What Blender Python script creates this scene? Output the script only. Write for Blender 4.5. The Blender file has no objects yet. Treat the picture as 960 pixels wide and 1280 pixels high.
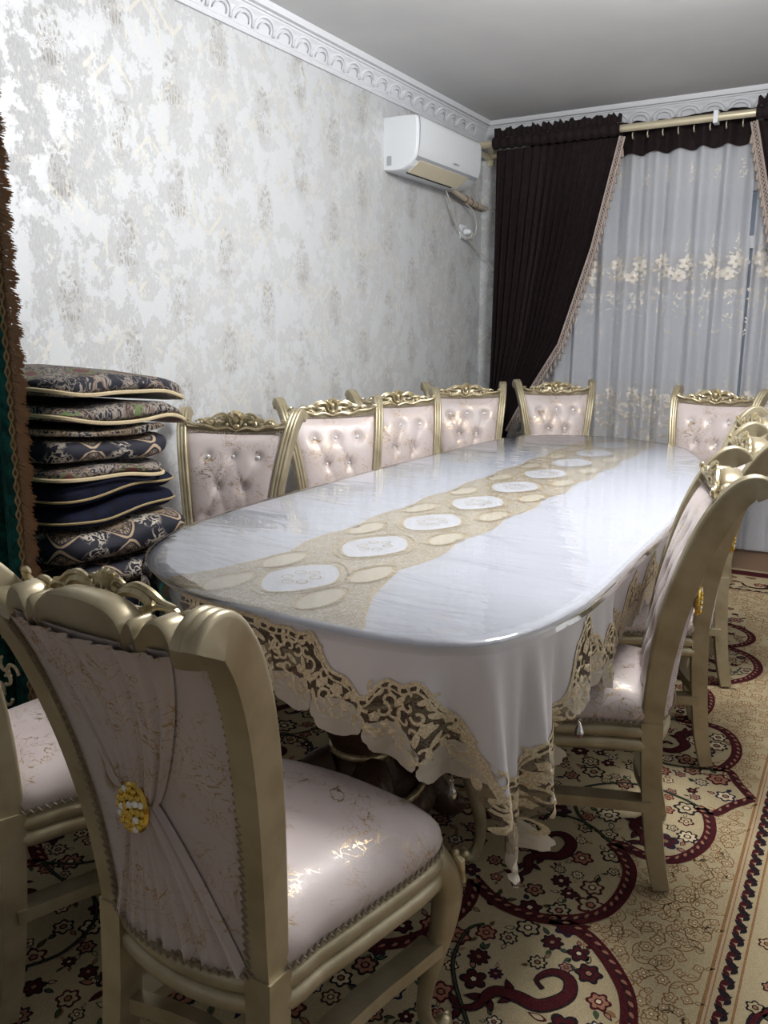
import bpy, bmesh, math, random
import numpy as np
from mathutils import Vector, Matrix
PI = math.pi
rnd = random.Random(11)
SC = bpy.context.scene
COL = SC.collection

# ------------------------------------------------------------------ camera
FPX, PITCH, YAW, CAM_H = 1040.0, math.radians(12.2076), math.radians(30.2282), 1.3
cam_data = bpy.data.cameras.new('camera')
cam_data.sensor_fit = 'VERTICAL'
cam_data.sensor_height = 36.0
cam_data.lens = 36.0 * FPX / 1280.0
cam_data.clip_start = 0.02
cam = bpy.data.objects.new('camera', cam_data)
COL.objects.link(cam)
cam.location = (0, 0, CAM_H)
cam.rotation_euler = (PI / 2 - PITCH, 0, YAW)
SC.camera = cam

# ------------------------------------------------------------------ world, lamps, exposure
world = bpy.data.worlds.new('world')
SC.world = world
world.use_nodes = True
world.node_tree.nodes['Background'].inputs[0].default_value = (0.42, 0.48, 0.58, 1)
world.node_tree.nodes['Background'].inputs[1].default_value = 0.35
SC.view_settings.view_transform = 'Standard'
SC.view_settings.look = 'None'
SC.view_settings.gamma = 1.0
SC.view_settings.use_curve_mapping = False
SC.view_settings.exposure = 0.28
CEIL = 2.62
def lamp(name, loc, energy, size, color, kind='AREA', rot=(0, 0, 0)):
    d = bpy.data.lights.new(name, kind)
    d.energy = energy
    d.color = color
    if kind == 'AREA':
        d.shape = 'DISK'
        d.size = size
    else:
        d.shadow_soft_size = size
    o = bpy.data.objects.new(name, d)
    COL.objects.link(o)
    o.location = loc
    o.rotation_euler = rot
    return o
# the one ceiling chandelier of the room, over the table and above the picture's upper edge
lamp('chandelier_offscreen', (-0.42, 2.62, 2.42), 125, 0.26, (1.0, 0.99, 0.975), 'POINT')

# ------------------------------------------------------------------ object helpers
def tag(o, label=None, cat=None, group=None, kind=None):
    if label: o['label'] = label
    if cat: o['category'] = cat
    if group: o['group'] = group
    if kind: o['kind'] = kind
    return o

def empty(name, loc=(0, 0, 0), rz=0.0):
    o = bpy.data.objects.new(name, None)
    COL.objects.link(o)
    o.location = loc
    o.rotation_euler = (0, 0, rz)
    o.empty_display_size = 0.1
    return o

def link(name, me, parent=None, loc=None):
    o = bpy.data.objects.new(name, me)
    COL.objects.link(o)
    if parent is not None: o.parent = parent
    if loc is not None: o.location = loc
    return o

class MB:
    """collects geometry for one mesh"""
    def __init__(s):
        s.v, s.f, s.m, s.uv = [], [], [], None
    def add(s, verts, faces, mi=0):
        b = len(s.v)
        s.v.extend([tuple(p) for p in verts])
        s.f.extend([tuple(i + b for i in q) for q in faces])
        s.m.extend([mi] * len(faces))
        return s
    def box(s, x0, x1, y0, y1, z0, z1, mi=0):
        return s.add([(x0,y0,z0),(x1,y0,z0),(x1,y1,z0),(x0,y1,z0),(x0,y0,z1),(x1,y0,z1),(x1,y1,z1),(x0,y1,z1)],
                     [(0,3,2,1),(4,5,6,7),(0,1,5,4),(1,2,6,5),(2,3,7,6),(3,0,4,7)], mi)
    def grid(s, P, mi=0, cu=False, cv=False):
        """P: array nu x nv x 3"""
        P = np.asarray(P, float)
        nu, nv = P.shape[:2]
        fs = []
        for i in range(nu if cu else nu - 1):
            for j in range(nv if cv else nv - 1):
                a, b = i, (i + 1) % nu
                c, d = j, (j + 1) % nv
                fs.append((a*nv+c, b*nv+c, b*nv+d, a*nv+d))
        return s.add(P.reshape(-1, 3).tolist(), fs, mi)
    def tube(s, pts, r, n=8, mi=0, closed=False, caps=True, flat=1.0, up=(0,0,1)):
        pts = [Vector(p) for p in pts]
        m = len(pts)
        rs = r if hasattr(r, '__len__') else [r] * m
        rings = []
        upv = Vector(up)
        N = None
        for i in range(m):
            if closed: t = pts[(i+1) % m] - pts[i-1]
            else: t = pts[min(i+1, m-1)] - pts[max(i-1, 0)]
            if t.length < 1e-9: t = Vector((0,0,1))
            t.normalize()
            if N is None:
                N = upv - t * upv.dot(t)
                if N.length < 1e-3: N = Vector((1,0,0)) - t * t.x
                if N.length < 1e-3: N = Vector((0,1,0)) - t * t.y
            else: N = N - t * N.dot(t)
            N.normalize()
            B = t.cross(N)
            rings.append([pts[i] + N*(math.cos(2*PI*k/n)*rs[i]*flat) + B*(math.sin(2*PI*k/n)*rs[i]) for k in range(n)])
        b = len(s.v)
        for R in rings: s.v.extend([tuple(p) for p in R])
        cnt = m if closed else m - 1
        for i in range(cnt):
            j = (i+1) % m
            for k in range(n):
                l = (k+1) % n
                s.f.append((b+i*n+k, b+i*n+l, b+j*n+l, b+j*n+k)); s.m.append(mi)
        if caps and not closed:
            s.f.append(tuple(b+k for k in reversed(range(n)))); s.m.append(mi)
            s.f.append(tuple(b+(m-1)*n+k for k in range(n))); s.m.append(mi)
        return s
    def lathe(s, prof, n=16, c=(0,0,0), mi=0, axis='z'):
        b = len(s.v)
        for (r, z) in prof:
            for k in range(n):
                a = 2*PI*k/n
                p = (r*math.cos(a), r*math.sin(a), z)
                if axis == 'y': p = (p[0], p[2], p[1])
                elif axis == 'x': p = (p[2], p[0], p[1])
                s.v.append((p[0]+c[0], p[1]+c[1], p[2]+c[2]))
        for i in range(len(prof)-1):
            for k in range(n):
                l = (k+1) % n
                s.f.append((b+i*n+k, b+i*n+l, b+(i+1)*n+l, b+(i+1)*n+k)); s.m.append(mi)
        s.f.append(tuple(b+k for k in reversed(range(n)))); s.m.append(mi)
        s.f.append(tuple(b+(len(prof)-1)*n+k for k in range(n))); s.m.append(mi)
        return s
    def ball(s, c, r, nu=8, nv=6, mi=0):
        rx, ry, rz = r if hasattr(r, '__len__') else (r, r, r)
        b = len(s.v)
        s.v.append((c[0], c[1], c[2]-rz))
        for i in range(1, nv):
            t = PI*i/nv
            for k in range(nu):
                a = 2*PI*k/nu
                s.v.append((c[0]+rx*math.sin(t)*math.cos(a), c[1]+ry*math.sin(t)*math.sin(a), c[2]-rz*math.cos(t)))
        s.v.append((c[0], c[1], c[2]+rz))
        e = len(s.v)-1
        for k in range(nu):
            l = (k+1) % nu
            s.f.append((b, b+1+l, b+1+k)); s.m.append(mi)
            for i in range(nv-2):
                s.f.append((b+1+i*nu+k, b+1+i*nu+l, b+1+(i+1)*nu+l, b+1+(i+1)*nu+k)); s.m.append(mi)
            s.f.append((b+1+(nv-2)*nu+k, b+1+(nv-2)*nu+l, e)); s.m.append(mi)
        return s
    def mesh(s, name, mats, smooth=True, uv=None, angle=None):
        me = bpy.data.meshes.new(name)
        me.from_pydata(s.v, [], s.f)
        mats = mats if isinstance(mats, (list, tuple)) else [mats]
        for m in mats: me.materials.append(m)
        if len(mats) > 1: me.polygons.foreach_set('material_index', s.m)
        me.polygons.foreach_set('use_smooth', [smooth]*len(me.polygons))
        if uv is not None:
            lay = me.uv_layers.new(name='UVMap')
            li = np.zeros(len(me.loops), dtype=np.int32)
            me.loops.foreach_get('vertex_index', li)
            lay.data.foreach_set('uv', np.asarray(uv, dtype=np.float32)[li].ravel())
        me.update()
        if angle is not None and smooth:
            me.set_sharp_from_angle(angle=math.radians(angle))
        return me
    def build(s, name, mats, parent=None, smooth=True, uv=None, angle=40, loc=None):
        return link(name, s.mesh(name, mats, smooth, uv, angle), parent, loc)

def catmull(pts, n=8, closed=False):
    P = np.asarray(pts, float)
    m = len(P)
    out = []
    for i in range(m if closed else m-1):
        if closed: p0, p1, p2, p3 = P[i-1], P[i], P[(i+1) % m], P[(i+2) % m]
        else: p0, p1, p2, p3 = P[max(i-1,0)], P[i], P[i+1], P[min(i+2,m-1)]
        for k in range(n):
            t = k/n
            out.append(0.5*((2*p1)+(-p0+p2)*t+(2*p0-5*p1+4*p2-p3)*t*t+(-p0+3*p1-3*p2+p3)*t**3))
    if not closed: out.append(P[-1])
    return np.array(out)

def resample(P, n, closed=False):
    P = np.asarray(P, float)
    if closed: P = np.vstack([P, P[:1]])
    d = np.r_[0, np.cumsum(np.linalg.norm(np.diff(P, axis=0), axis=1))]
    t = np.linspace(0, d[-1], n, endpoint=not closed)
    return np.stack([np.interp(t, d, P[:, k]) for k in range(P.shape[1])], 1)

# ------------------------------------------------------------------ node helpers
class X:
    """a float socket with arithmetic"""
    def __init__(s, nt, k): s.nt, s.k = nt, k
    def _m(s, op, *a, clamp=False):
        n = s.nt.nodes.new('ShaderNodeMath')
        n.operation = op
        n.use_clamp = clamp
        for i, q in enumerate((s,) + a):
            if isinstance(q, X): s.nt.links.new(q.k, n.inputs[i])
            else: n.inputs[i].default_value = float(q)
        return X(s.nt, n.outputs[0])
    def __add__(s, o): return s._m('ADD', o)
    __radd__ = __add__
    def __sub__(s, o): return s._m('SUBTRACT', o)
    def __rsub__(s, o): return (s * -1.0) + o
    def __mul__(s, o): return s._m('MULTIPLY', o)
    __rmul__ = __mul__
    def __truediv__(s, o): return s._m('DIVIDE', o)
    def abs(s): return s._m('ABSOLUTE')
    def sin(s): return s._m('SINE')
    def cos(s): return s._m('COSINE')
    def pow(s, e): return s._m('POWER', e)
    def sqrt(s): return s._m('SQRT')
    def mod(s, p): return s._m('FLOORED_MODULO', p)
    def floor(s): return s._m('FLOOR')
    def min(s, o): return s._m('MINIMUM', o)
    def max(s, o): return s._m('MAXIMUM', o)
    def gt(s, o): return s._m('GREATER_THAN', o)
    def atan2(s, o): return s._m('ARCTAN2', o)
    def clamp(s): return s._m('ADD', 0.0, clamp=True)
    def ramp(s, a, b):
        """smooth 0..1 from a to b (a may be above b)"""
        n = s.nt.nodes.new('ShaderNodeMapRange')
        n.interpolation_type = 'SMOOTHSTEP'
        s.nt.links.new(s.k, n.inputs[0])
        lo, hi = (a, b) if a < b else (b, a)
        n.inputs[1].default_value, n.inputs[2].default_value = lo, hi
        n.inputs[3].default_value, n.inputs[4].default_value = (0, 1) if a < b else (1, 0)
        return X(s.nt, n.outputs[0])

class Mat:
    def __init__(s, name, color=(0.8,0.8,0.8), rough=0.5, metal=0.0, spec=0.5):
        s.m = bpy.data.materials.new(name)
        s.m.use_nodes = True
        s.nt = s.m.node_tree
        s.b = s.nt.nodes['Principled BSDF']
        s.out = s.nt.nodes['Material Output']
        s.b.inputs['Base Color'].default_value = (*color, 1)
        s.b.inputs['Roughness'].default_value = rough
        s.b.inputs['Metallic'].default_value = metal
        s.b.inputs['Specular IOR Level'].default_value = spec
        s._co = {}
    def coord(s, kind='Object', scale=(1,1,1), loc=(0,0,0), rot=(0,0,0)):
        if 'tc' not in s._co: s._co['tc'] = s.nt.nodes.new('ShaderNodeTexCoord')
        n = s.nt.nodes.new('ShaderNodeMapping')
        s.nt.links.new(s._co['tc'].outputs[kind], n.inputs[0])
        n.inputs[1].default_value, n.inputs[2].default_value, n.inputs[3].default_value = loc, rot, scale
        return n.outputs[0]
    def sep(s, vec):
        n = s.nt.nodes.new('ShaderNodeSeparateXYZ')
        s.nt.links.new(vec, n.inputs[0])
        return [X(s.nt, n.outputs[i]) for i in range(3)]
    def comb(s, *a):
        n = s.nt.nodes.new('ShaderNodeCombineXYZ')
        for i, q in enumerate(a):
            if isinstance(q, X): s.nt.links.new(q.k, n.inputs[i])
            else: n.inputs[i].default_value = q
        return n.outputs[0]
    def noise(s, vec, scale=5, detail=2, rough=0.5, dist=0.0):
        n = s.nt.nodes.new('ShaderNodeTexNoise')
        if vec is not None: s.nt.links.new(vec, n.inputs['Vector'])
        n.inputs['Scale'].default_value = scale
        n.inputs['Detail'].default_value = detail
        n.inputs['Roughness'].default_value = rough
        n.inputs['Distortion'].default_value = dist
        return X(s.nt, n.outputs['Fac'])
    def voro(s, vec, scale=5, feature='F1', rand=1.0, out='Distance'):
        n = s.nt.nodes.new('ShaderNodeTexVoronoi')
        n.feature = feature
        if vec is not None: s.nt.links.new(vec, n.inputs['Vector'])
        n.inputs['Scale'].default_value = scale
        n.inputs['Randomness'].default_value = rand
        return X(s.nt, n.outputs[out])
    def mix(s, fac, a, b):
        n = s.nt.nodes.new('ShaderNodeMix')
        n.data_type = 'RGBA'
        s._set(n.inputs[0], fac); s._set(n.inputs[6], a); s._set(n.inputs[7], b)
        return n.outputs[2]
    def _set(s, sock, v):
        if isinstance(v, X): s.nt.links.new(v.k, sock)
        elif hasattr(v, 'is_output'): s.nt.links.new(v, sock)
        elif hasattr(v, '__len__'): sock.default_value = (*v, 1) if len(v) == 3 else v
        else: sock.default_value = v
    def set(s, key, v):
        s._set(s.b.inputs[key], v)
        return s
    def bump(s, h, strength=0.3, dist=0.01):
        n = s.nt.nodes.new('ShaderNodeBump')
        n.inputs['Strength'].default_value = strength
        n.inputs['Distance'].default_value = dist
        s._set(n.inputs['Height'], h)
        s.nt.links.new(n.outputs[0], s.b.inputs['Normal'])
        return s
    def alpha(s, v):
        s._set(s.b.inputs['Alpha'], v)
        return s
    def translucent(s, fac, color):
        """mixes in light passing through a thin cloth"""
        t = s.nt.nodes.new('ShaderNodeBsdfTranslucent')
        s._set(t.inputs[0], color)
        mx = s.nt.nodes.new('ShaderNodeMixShader')
        s._set(mx.inputs[0], fac)
        s.nt.links.new(s.b.outputs[0], mx.inputs[1])
        s.nt.links.new(t.outputs[0], mx.inputs[2])
        s.nt.links.new(mx.outputs[0], s.out.inputs[0])
        s.last = mx
        return s
    def see_through(s, fac):
        """mixes in a transparent share (net, gauze); fac = opaque share"""
        src = s.out.inputs[0].links[0].from_socket
        t = s.nt.nodes.new('ShaderNodeBsdfTransparent')
        mx = s.nt.nodes.new('ShaderNodeMixShader')
        s._set(mx.inputs[0], fac)
        s.nt.links.new(t.outputs[0], mx.inputs[1])
        s.nt.links.new(src, mx.inputs[2])
        s.nt.links.new(mx.outputs[0], s.out.inputs[0])
        return s
def rgb(r, g, b):
    f = lambda c: ((c/255+0.055)/1.055)**2.4 if c/255 > 0.04045 else c/255/12.92
    return (f(r), f(g), f(b))
# ------------------------------------------------------------------ materials
def m_gold():
    m = Mat('champagne_gold_paint', rgb(196,180,140), 0.34, 0.5)
    v = m.coord('Object')
    n = m.noise(v, 14, 3)
    m.set('Base Color', m.mix(n.ramp(0.3,0.7), rgb(164,152,124), rgb(186,175,148)))
    m.set('Roughness', n*0.18+0.27)
    return m.m
GOLD = m_gold()
def m_goldleaf():
    m = Mat('pale_gold_carving', rgb(206,192,146), 0.28, 0.62)
    n = m.noise(m.coord('Object'), 60, 2)
    m.set('Base Color', m.mix(n.ramp(0.3,0.7), rgb(172,156,118), rgb(212,200,168)))
    return m.m
GOLDLEAF = m_goldleaf()
def m_fabric():
    m = Mat('blush_satin_with_gold_veins', rgb(205,190,188), 0.5)
    v = m.coord('Object')
    w = m.coord('Object', scale=(1,1,1), loc=(3.1,1.7,0.4), rot=(0.5,0.3,0.9))
    a = m.noise(w, 11, 4, 0.6, 1.0)
    v1 = (a-0.5).abs().ramp(0.010, 0.004)
    b = m.noise(w, 24, 3, 0.6, 1.2)
    v2 = (b-0.47).abs().ramp(0.012, 0.004)
    mask = m.noise(v, 8.5, 2).ramp(0.41, 0.52)
    vein = (v1.max(v2*0.9)*mask).clamp()
    cl = m.noise(v, 4, 3)
    base = m.mix(cl.ramp(0.3,0.7), rgb(192,179,177), rgb(204,192,190))
    m.set('Base Color', m.mix(vein, base, rgb(176,148,112)))
    m.set('Metallic', vein*0.75)
    m.set('Roughness', 0.42-vein*0.12)
    m.set('Sheen Weight', 0.15)
    wv = m.noise(v, 420, 1)
    m.bump(wv*0.15+m.noise(v, 26, 2)*0.5, 0.22, 0.004)
    return m.m
FABRIC = m_fabric()
def simple(name, col, rough=0.5, metal=0.0, bump=None, spec=0.5):
    m = Mat(name, col, rough, metal, spec)
    if bump:
        m.bump(m.noise(m.coord('Object'), bump[0], 3), bump[1], bump[2])
    return m.m
BRAID = simple('silver_beige_gimp_braid', rgb(138,126,108), 0.5, 0.25)
def m_crystal():
    m = Mat('cut_crystal', (0.92,0.92,0.94), 0.05, 0.55)
    return m.m
CRYSTAL = m_crystal()
def m_glassdrop():
    m = Mat('clear_cut_glass', (1,1,1), 0.02)
    m.set('Transmission Weight', 0.9); m.set('IOR', 1.55)
    return m.m
GLASSDROP = m_glassdrop()
BROOCHGOLD = simple('bright_yellow_gold', rgb(222,188,92), 0.12, 0.95)
WHITE_PAINT = simple('white_plaster', rgb(214,216,221), 0.7, 0, (90,0.08,0.002))
def m_ceiling():
    m = Mat('ceiling_paint', rgb(186,187,189), 0.8)
    n = m.noise(m.coord('Object'), 2.5, 3)
    m.set('Base Color', m.mix(n.ramp(0.3,0.7), rgb(206,207,208), rgb(212,213,213)))
    return m.m
CEILING = m_ceiling()
def m_wallpaper():
    """x and y are added so that one material serves all walls; z runs up"""
    m = Mat('silver_damask_wallpaper', (0.6,0.6,0.6), 0.6)
    o = m.coord('Object')
    x, y, z = m.sep(o)
    u = x + y
    p = m.comb(u, z, 0.0)
    # torn-looking pearly patches over flat grey, in drifts
    big = m.noise(p, 1.7, 2)
    pt = m.noise(m.comb(u, z*0.75, 0.0), 9, 8, 0.74)
    patch = (pt + (big-0.5)*0.30).ramp(0.497, 0.515)
    pt2 = m.noise(m.comb(u+7.3, z*0.8+2.0, 0.0), 16, 7, 0.75)
    patch2 = (pt2 - (big-0.5)*0.2).ramp(0.565, 0.58)
    # tall hexagon outlines, broken up
    def hexes(sx, sz, w):
        hx = u/sx; hz = z/sz
        def cell(a, b):
            cx = ((hx+a).mod(1.0)-0.5).abs()
            cz = ((hz+b).mod(1.0)-0.5).abs()
            return cx.max(cx*0.5+cz*0.80)
        d = cell(0.0,0.0).min(cell(0.5,0.5))
        return (d-0.27).abs().ramp(w, w*0.6)
    hexl = hexes(0.30, 0.46, 0.020)*m.noise(p, 3.2, 5, 0.65).ramp(0.53, 0.56)
    # lacy damask clusters on a staggered lattice
    col = (u/0.27).floor()
    du = (u/0.27).mod(1.0)-0.5
    dz = ((z/0.40)+col*0.5).mod(1.0)-0.5
    r = (du*du*2.4+dz*dz*0.9).sqrt()
    th = dz.atan2(du.abs()+0.02)
    orn = ((r*46.0+(th*5.0).sin()*2.2).sin())*((th*9.0+r*20.0).cos())
    orn2 = m.noise(m.comb(du.abs()*2.0, dz*2.6, 0.0), 20, 3, 0.6, 1.5)
    lace = orn.ramp(0.25, 0.55).max((orn2-0.5).abs().ramp(0.035, 0.015))*r.ramp(0.36, 0.20)*m.noise(p, 11, 4, 0.7).ramp(0.40,0.50)
    grain = m.noise(m.comb(u*3.0, z*0.8, 0.0), 60, 3, 0.6)
    grey = m.mix(grain.ramp(0.3,0.7), rgb(180,182,184), rgb(196,197,198))
    c = m.mix(patch*0.75, grey, rgb(212,215,218))
    c = m.mix(patch2*0.5, c, rgb(219,217,211))
    c = m.mix(hexl*0.6, c, rgb(222,217,204))
    c = m.mix(lace*0.75, c, rgb(146,141,134))
    m.set('Base Color', c)
    shin = (patch*0.5+patch2*0.35+hexl*0.5).clamp()
    m.set('Metallic', shin*0.32)
    m.set('Roughness', 0.62-shin*0.2)
    m.bump(patch*0.4+lace*0.8+hexl*0.5+grain*0.3, 0.2, 0.002)
    return m.m
WALLPAPER = m_wallpaper()
PLAINWALL = simple('plain_grey_wall', rgb(206,208,208), 0.7, 0, (60,0.05,0.002))
def m_velvet(name, c0, c1, sheen, tint):
    m = Mat(name, c0, 0.85, 0, 0.2)
    n = m.noise(m.coord('Object'), 40, 4, 0.7)
    m.set('Base Color', m.mix(n.ramp(0.35,0.7), c0, c1))
    m.set('Sheen Weight', sheen); m.set('Sheen Tint', (*tint,1)); m.set('Sheen Roughness', 0.4)
    m.bump(n, 0.25, 0.003)
    return m.m
DARKVELVET = m_velvet('dark_aubergine_velvet', rgb(30,22,24), rgb(40,30,32), 0.22, rgb(120,104,104))
GREENVELVET = m_velvet('deep_green_velvet', rgb(8,46,44), rgb(20,84,78), 0.35, rgb(60,140,130))
NAVYVELVET = m_velvet('navy_velvet', rgb(7,9,22), rgb(14,19,44), 0.12, rgb(50,70,140))
def m_sheer(name, col, opaque):
    m = Mat(name, col, 0.8)
    n = m.noise(m.coord('Object', scale=(1,1,0.12)), 260, 2)
    m.translucent(0.45, col)
    m.see_through(n*0.16+opaque)
    return m.m
SHEER = m_sheer('white_voile', rgb(230,232,238), 0.76)
SHEERNET = m_sheer('lace_voile', rgb(224,224,228), 0.84)
EMBROID = simple('cream_embroidery_thread', rgb(222,217,209), 0.7)
EMBROID2 = simple('gold_embroidery_thread', rgb(202,192,176), 0.6, 0.1)
def m_cloth():
    m = Mat('white_satin_cloth', rgb(208,210,218), 0.45)
    v = m.coord('Object')
    n = m.noise(m.coord('Object', scale=(1.2,4.2,1), rot=(0,0,0.3)), 2.4, 3, 0.5, 0.8)
    m.bump(n, 0.7, 0.03)
    m.set('Sheen Weight', 0.1)
    return m.m
CLOTH = m_cloth()
def m_drape():
    m = Mat('white_cloth_skirt', rgb(234,231,234), 0.6)
    m.translucent(0.22, rgb(224,218,218))
    return m.m
DRAPE = m_drape()
def m_tulle():
    m = Mat('beige_tulle', rgb(150,134,114), 0.8)
    n = m.voro(m.coord('Object'), 330, 'DISTANCE_TO_EDGE')
    m.translucent(0.3, rgb(150,134,114))
    m.see_through(n.ramp(0.10,0.05)*0.45+0.25)
    return m.m
TULLE = m_tulle()
def m_cord():
    m = Mat('beige_lace_cord', rgb(196,178,142), 0.55)
    n = m.noise(m.coord('Object'), 220, 2)
    m.set('Base Color', m.mix(n.ramp(0.35,0.65), rgb(188,168,132), rgb(218,206,178)))
    return m.m
CORD = m_cord()
def m_lobe():
    m = Mat('ivory_leaf_cloth', rgb(208,199,184), 0.6)
    m.translucent(0.25, rgb(206,196,180))
    return m.m
LOBE = m_lobe()
def m_runner():
    m = Mat('tan_lace_runner', rgb(186,170,138), 0.6)
    v = m.coord('Object')
    a = (m.noise(v, 105, 3, 0.6, 0.8)-0.5).abs().ramp(0.075, 0.03)
    b = m.noise(v, 6, 2)
    c = m.mix(a, rgb(210,206,198), rgb(184,170,144))
    m.set('Base Color', c)
    m.bump(a, 0.4, 0.002)
    return m.m
RUNNER = m_runner()
RUNPALE = simple('pale_beige_applique', rgb(212,205,190), 0.55, 0, (120,0.2,0.001))
RUNWHITE = simple('white_applique', rgb(216,218,224), 0.45, 0, (40,0.15,0.002))
def m_film():
    m = Mat('clear_plastic_film', (1,1,1), 0.03)
    nt = m.nt
    gl = nt.nodes.new('ShaderNodeBsdfGlossy'); gl.inputs['Roughness'].default_value = 0.035
    tr = nt.nodes.new('ShaderNodeBsdfTransparent'); tr.inputs[0].default_value = (0.97,0.975,0.985,1)
    fr = nt.nodes.new('ShaderNodeFresnel'); fr.inputs[0].default_value = 1.52
    mx = nt.nodes.new('ShaderNodeMixShader')
    n = m.noise(m.coord('Object', scale=(1.0,3.6,1.0), rot=(0,0,0.25)), 2.6, 3, 0.5, 0.8)
    bp = nt.nodes.new('ShaderNodeBump'); bp.inputs['Strength'].default_value = 0.32; bp.inputs['Distance'].default_value = 0.006
    m._set(bp.inputs['Height'], n)
    nt.links.new(bp.outputs[0], gl.inputs['Normal'])
    f2 = X(nt, fr.outputs[0])
    m._set(mx.inputs[0], (f2*1.25).clamp())
    nt.links.new(tr.outputs[0], mx.inputs[1]); nt.links.new(gl.outputs[0], mx.inputs[2])
    nt.links.new(mx.outputs[0], m.out.inputs[0])
    return m.m
FILM = m_film()
def m_filmskirt():
    m = Mat('clear_plastic_skirt', (1,1,1), 0.05)
    nt = m.nt
    gl = nt.nodes.new('ShaderNodeBsdfGlossy'); gl.inputs['Roughness'].default_value = 0.08
    tr = nt.nodes.new('ShaderNodeBsdfTransparent'); tr.inputs[0].default_value = (0.93,0.92,0.91,1)
    fr = nt.nodes.new('ShaderNodeFresnel'); fr.inputs[0].default_value = 1.2
    mx = nt.nodes.new('ShaderNodeMixShader')
    nt.links.new(fr.outputs[0], mx.inputs[0]); nt.links.new(tr.outputs[0], mx.inputs[1]); nt.links.new(gl.outputs[0], mx.inputs[2])
    nt.links.new(mx.outputs[0], m.out.inputs[0])
    return m.m
FILMSKIRT = m_filmskirt()
DARKWOOD = simple('dark_walnut_carving', rgb(70,50,38), 0.4, 0, (40,0.5,0.01))
def m_carpet():
    m = Mat('cream_wool_pile', rgb(188,172,138), 0.95, 0, 0.1)
    v = m.coord('Object')
    n = m.noise(v, 420, 2, 0.7)
    b = m.noise(v, 3, 2)
    m.set('Base Color', m.mix(n.ramp(0.3,0.7), rgb(152,136,105), rgb(180,166,135)))
    m.bump(n, 0.5, 0.004)
    return m.m
CARPET = m_carpet()
def pile(name, a, b):
    m = Mat(name, a, 0.95, 0, 0.1)
    n = m.noise(m.coord('Object'), 300, 2, 0.7)
    m.set('Base Color', m.mix(n.ramp(0.35,0.65), a, b))
    m.bump(n, 0.5, 0.003)
    return m.m
PILE = {'cream': CARPET,
        'burgundy': pile('burgundy_pile', rgb(54,18,22), rgb(78,30,34)),
        'black': pile('near_black_pile', rgb(24,20,24), rgb(42,36,40)),
        'navy': pile('navy_pile', rgb(26,28,44), rgb(44,46,66)),
        'tan': pile('tan_pile', rgb(122,90,60), rgb(146,112,78)),
        'rose': pile('rose_pile', rgb(132,88,72), rgb(158,116,94)),
        'green': pile('green_pile', rgb(48,62,44), rgb(70,86,60)),
        'pale': pile('pale_pile', rgb(190,172,140), rgb(206,190,160))}
FLOORWOOD = simple('brown_floor_boards', rgb(120,92,66), 0.5, 0, (20,0.2,0.004))
def m_brocade(kind):
    """navy brocade with tan pointed medallions; UV in metres"""
    m = Mat('navy_brocade_'+kind, rgb(20,22,48), 0.75)
    t = m.coord('UV')
    u, v, _ = m.sep(t)
    P = 0.21
    def cell(ou, ov):
        a = ((u/P+ou).mod(1.0)-0.5).abs()
        b = (v/0.19+ov).mod(1.0)-0.5
        return a, b
    a, b = cell(0.0, 0.25)
    d = (a*2.3).pow(1.45)+((b+0.02).abs()*1.75).pow(1.2)
    scr = m.noise(m.comb(a*1.1, b, 0.0), 13, 3, 0.6, 0.7)
    a2, b2 = cell(0.5, 0.25)
    d2 = (a2*2.3).pow(1.3)+((b2+0.02).abs()*1.9).pow(1.2)
    scr2 = m.noise(m.comb(u, v, 0.0), 46, 2, 0.5, 0.8)
    inside = d.ramp(0.70, 0.66)
    ring = (d-0.80).abs().ramp(0.06, 0.035)
    core = d.ramp(0.36, 0.33)
    leaf = (scr-0.5).abs().ramp(0.10, 0.05)
    curls = (scr2-0.5).abs().ramp(0.075, 0.035)*d2.ramp(1.1, 0.8)
    navy, tan, pale = rgb(12,13,33), rgb(172,150,124), rgb(188,178,164)
    if kind == 'floral':
        tan, pale = rgb(120,98,82), rgb(140,130,120)
    c = m.mix(curls, navy, pale)
    c = m.mix(inside, c, tan)
    c = m.mix(inside*leaf*0.9, c, navy)
    c = m.mix(core*(leaf*-1.0+1.0).clamp(), c, navy)
    c = m.mix(core*curls.max(leaf)*0.8, c, tan)
    c = m.mix(ring, c, tan)
    if kind == 'floral':
        fl = m.noise(t, 34, 2, 0.5, 1.0)
        c = m.mix((fl-0.5).abs().ramp(0.03,0.012), c, pale)
        g = d.ramp(0.62,0.5)*m.noise(t, 40, 2).ramp(0.5,0.56)
        c = m.mix(g, c, rgb(92,112,62))
        w = d.ramp(0.30,0.24)
        c = m.mix(w, c, rgb(92,44,44))
    n = m.noise(t, 900, 1)
    c = m.mix(n.ramp(0.5,0.75)*0.35, c, rgb(10,11,26))
    m.set('Base Color', c)
    m.bump(n*0.4+inside*0.4+ring*0.4, 0.3, 0.002)
    return m.m
BROCADE = m_brocade('medallion')
BROCADE2 = m_brocade('floral')
ROPE = simple('beige_twisted_rope', rgb(190,172,138), 0.7, 0, (160,0.6,0.002))
PIPING = simple('old_gold_piping', rgb(150,130,92), 0.6)
FRINGE = simple('tan_silk_fringe', rgb(150,118,88), 0.6, 0, (200,0.4,0.002))
FRINGE_DK = simple('brown_braid', rgb(112,84,54), 0.6, 0, (120,0.5,0.002))
ACWHITE = simple('white_abs_plastic', rgb(226,230,234), 0.28)
ACGREY = simple('grey_plastic_lip', rgb(170,174,180), 0.35)
ACFLAP = simple('beige_louver_plastic', rgb(224,214,188), 0.4)
SLOTSHADE = simple('painted_slot_shade', (0.01,0.01,0.012), 0.6)  # near-black colour standing in for the shade inside the outlet gap
CABLE = simple('grey_white_cable', rgb(192,190,184), 0.5)
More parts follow.
